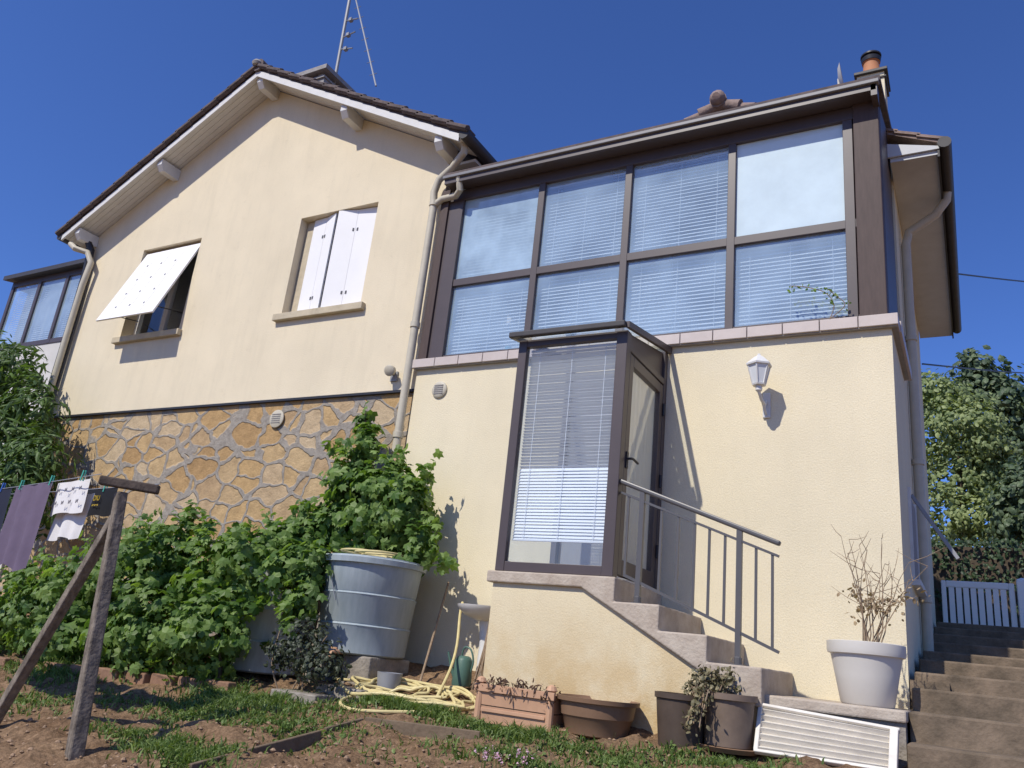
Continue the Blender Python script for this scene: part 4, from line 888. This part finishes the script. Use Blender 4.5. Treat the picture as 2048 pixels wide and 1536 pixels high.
MB().box(-1.3,4,16.95,17.45,.95,2.7).build('inner_branches', BARK, hd)
def cable(name, a_, b_, sag, label):
    tag(MB().tube([a_.lerp(b_,t/10)-Vector((0,0,sag*math.sin(math.pi*t/10))) for t in range(11)],.014,5).build(name, DARKMET), label, 'cable')
cable('cable', W(1893,545,12.5), W(2200,572,22), .05, 'single black overhead cable running right from the eave')
cable('cable', W(1845,728,13), W(2200,745,28), .1, 'thin overhead cable crossing the treetops at right')

# ------------------------------------------------------------------ grass, weeds, edging
P = []
for (px_,py_,rx,ry,n,h) in ((480,1405,.5,.22,2000,.075),(570,1455,.5,.2,900,.055),(400,1430,.4,.18,900,.055),(815,1420,.36,.09,1800,.08),(1010,1470,.4,.12,1100,.07),(360,1510,.35,.15,1100,.07),(110,1345,.5,.25,1100,.08),(270,1470,.35,.15,500,.055),(640,1420,.4,.2,400,.05),(1180,1505,.5,.12,450,.06),(1390,1518,.4,.1,400,.06),(1040,1528,.5,.08,550,.065),(1260,1525,.35,.08,300,.06),(60,1400,.4,.2,450,.055),(720,1500,1.2,.25,180,.04),(240,1400,.6,.2,350,.05),(1500,1528,.2,.1,200,.06),(420,1370,.5,.12,500,.07),(890,1480,.8,.2,220,.045)):
    c_ = G(px_,py_); q = rng.normal(size=(n,2))*.5
    for a_, b_ in q: P.append((c_.x+a_*rx*1.3,c_.y+b_*ry*1.3,h))
P = np.array(P); n = len(P); zz = gh(P[:,0],P[:,1])-.015
ang = rng.uniform(0,2*math.pi,n); hh = P[:,2]*(.5+.9*rng.random(n)); wd = .003+.005*rng.random(n); le = hh*rng.uniform(.2,1.3,n); la_ = rng.uniform(0,2*math.pi,n)
b_ = np.stack([P[:,0],P[:,1],zz],1); sx = np.stack([np.cos(ang)*wd,np.sin(ang)*wd,0*wd],1); md = b_+np.stack([np.cos(la_)*le*.35,np.sin(la_)*le*.35,hh*.65],1); tp_ = b_+np.stack([np.cos(la_)*le,np.sin(la_)*le,hh*.9],1)
Vv = np.stack([b_-sx,b_+sx,md+sx*.8,md-sx*.8,tp_],1).reshape(-1,3); base = (np.arange(n)*5)[:,None]
q = MB(); q.v = Vv.tolist(); q.f = (base+np.array([[0,1,2,3]])).tolist()+(base+np.array([[3,2,4]])).tolist()
tag(q.build('grass', GRASS, normals=False), kind='stuff')
nw = 3200; idx = rng.choice(n, nw); Pw = np.stack([P[idx,0],P[idx,1],zz[idx]+.02+.02*rng.random(nw)],1)
wl = leaves('weeds', Pw, rng.normal(size=(nw,3))*.4+np.array([0,-.2,1]), .034*(.5+rng.random(nw)), ROUND, GRASS, None); tag(wl, kind='stuff')
cl = MB()
for k in range(900):
    p = G(random.uniform(-20,1500),random.uniform(1400,1560)); r_ = random.choice([.006,.009,.012,.018])*random.uniform(.7,1.3); z_ = float(gh(p.x,p.y))-.005
    cl.lathe((p.x,p.y,z_-r_*.4),[(r_*.6,0),(r_*random.uniform(.8,1.2),r_*.6),(r_*.4,r_*1.2)],6,rot=random.random())
tag(cl.build('soil_clods', M('dry_clod',(.37,.25,.16),1,.4,20)), kind='stuff')
for k,(a_,b_,lab) in enumerate((((380,1545),(640,1475),'old wooden edging plank along the bottom of the soil bed'),((650,1470),(725,1450),'short wooden edging plank beside the grass clump'),((730,1448),(960,1478),'half buried wooden edging plank below the grass clump'))):
    tag(MB().bar(G(*a_,.0),G(*b_,.0),.03,.10).build('edging_plank', WOODP, bevel=.006), lab, 'plank')
BR = M('worn_brick',(.33,.19,.12),.9,.4,12)
for k in range(9):
    p = G(0+k*55,1330+k*6.2)
    tag(MB().box(p.x-.15,p.x+.14,p.y-.05,p.y+.05,p.z-.05,p.z+.075).build('edging_brick', BR, bevel=.012), 'worn edging brick in the row under the vine hedge', 'brick', 'bricks edging the vine bed')
fl = thing('pink_flowers', G(1010,1535), 'clump of small pale pink flowers at the bottom of the photo', 'flowers')
pts = [G(random.uniform(950,1075),random.uniform(1522,1545),random.uniform(.04,.09)) for _ in range(34)]
sm_ = MB()
for p in pts: sm_.tube([p-Vector((0,0,.1)),p],.002,4)
tag(sm_.build('stem', GRASS, fl), kind='stuff'); tag(cluster('petals', pts, 5, .014, ROUND, leaf_mat('pink_petal',(.6,.3,.42),(.75,.55,.65),.2), fl, .006), kind='stuff')
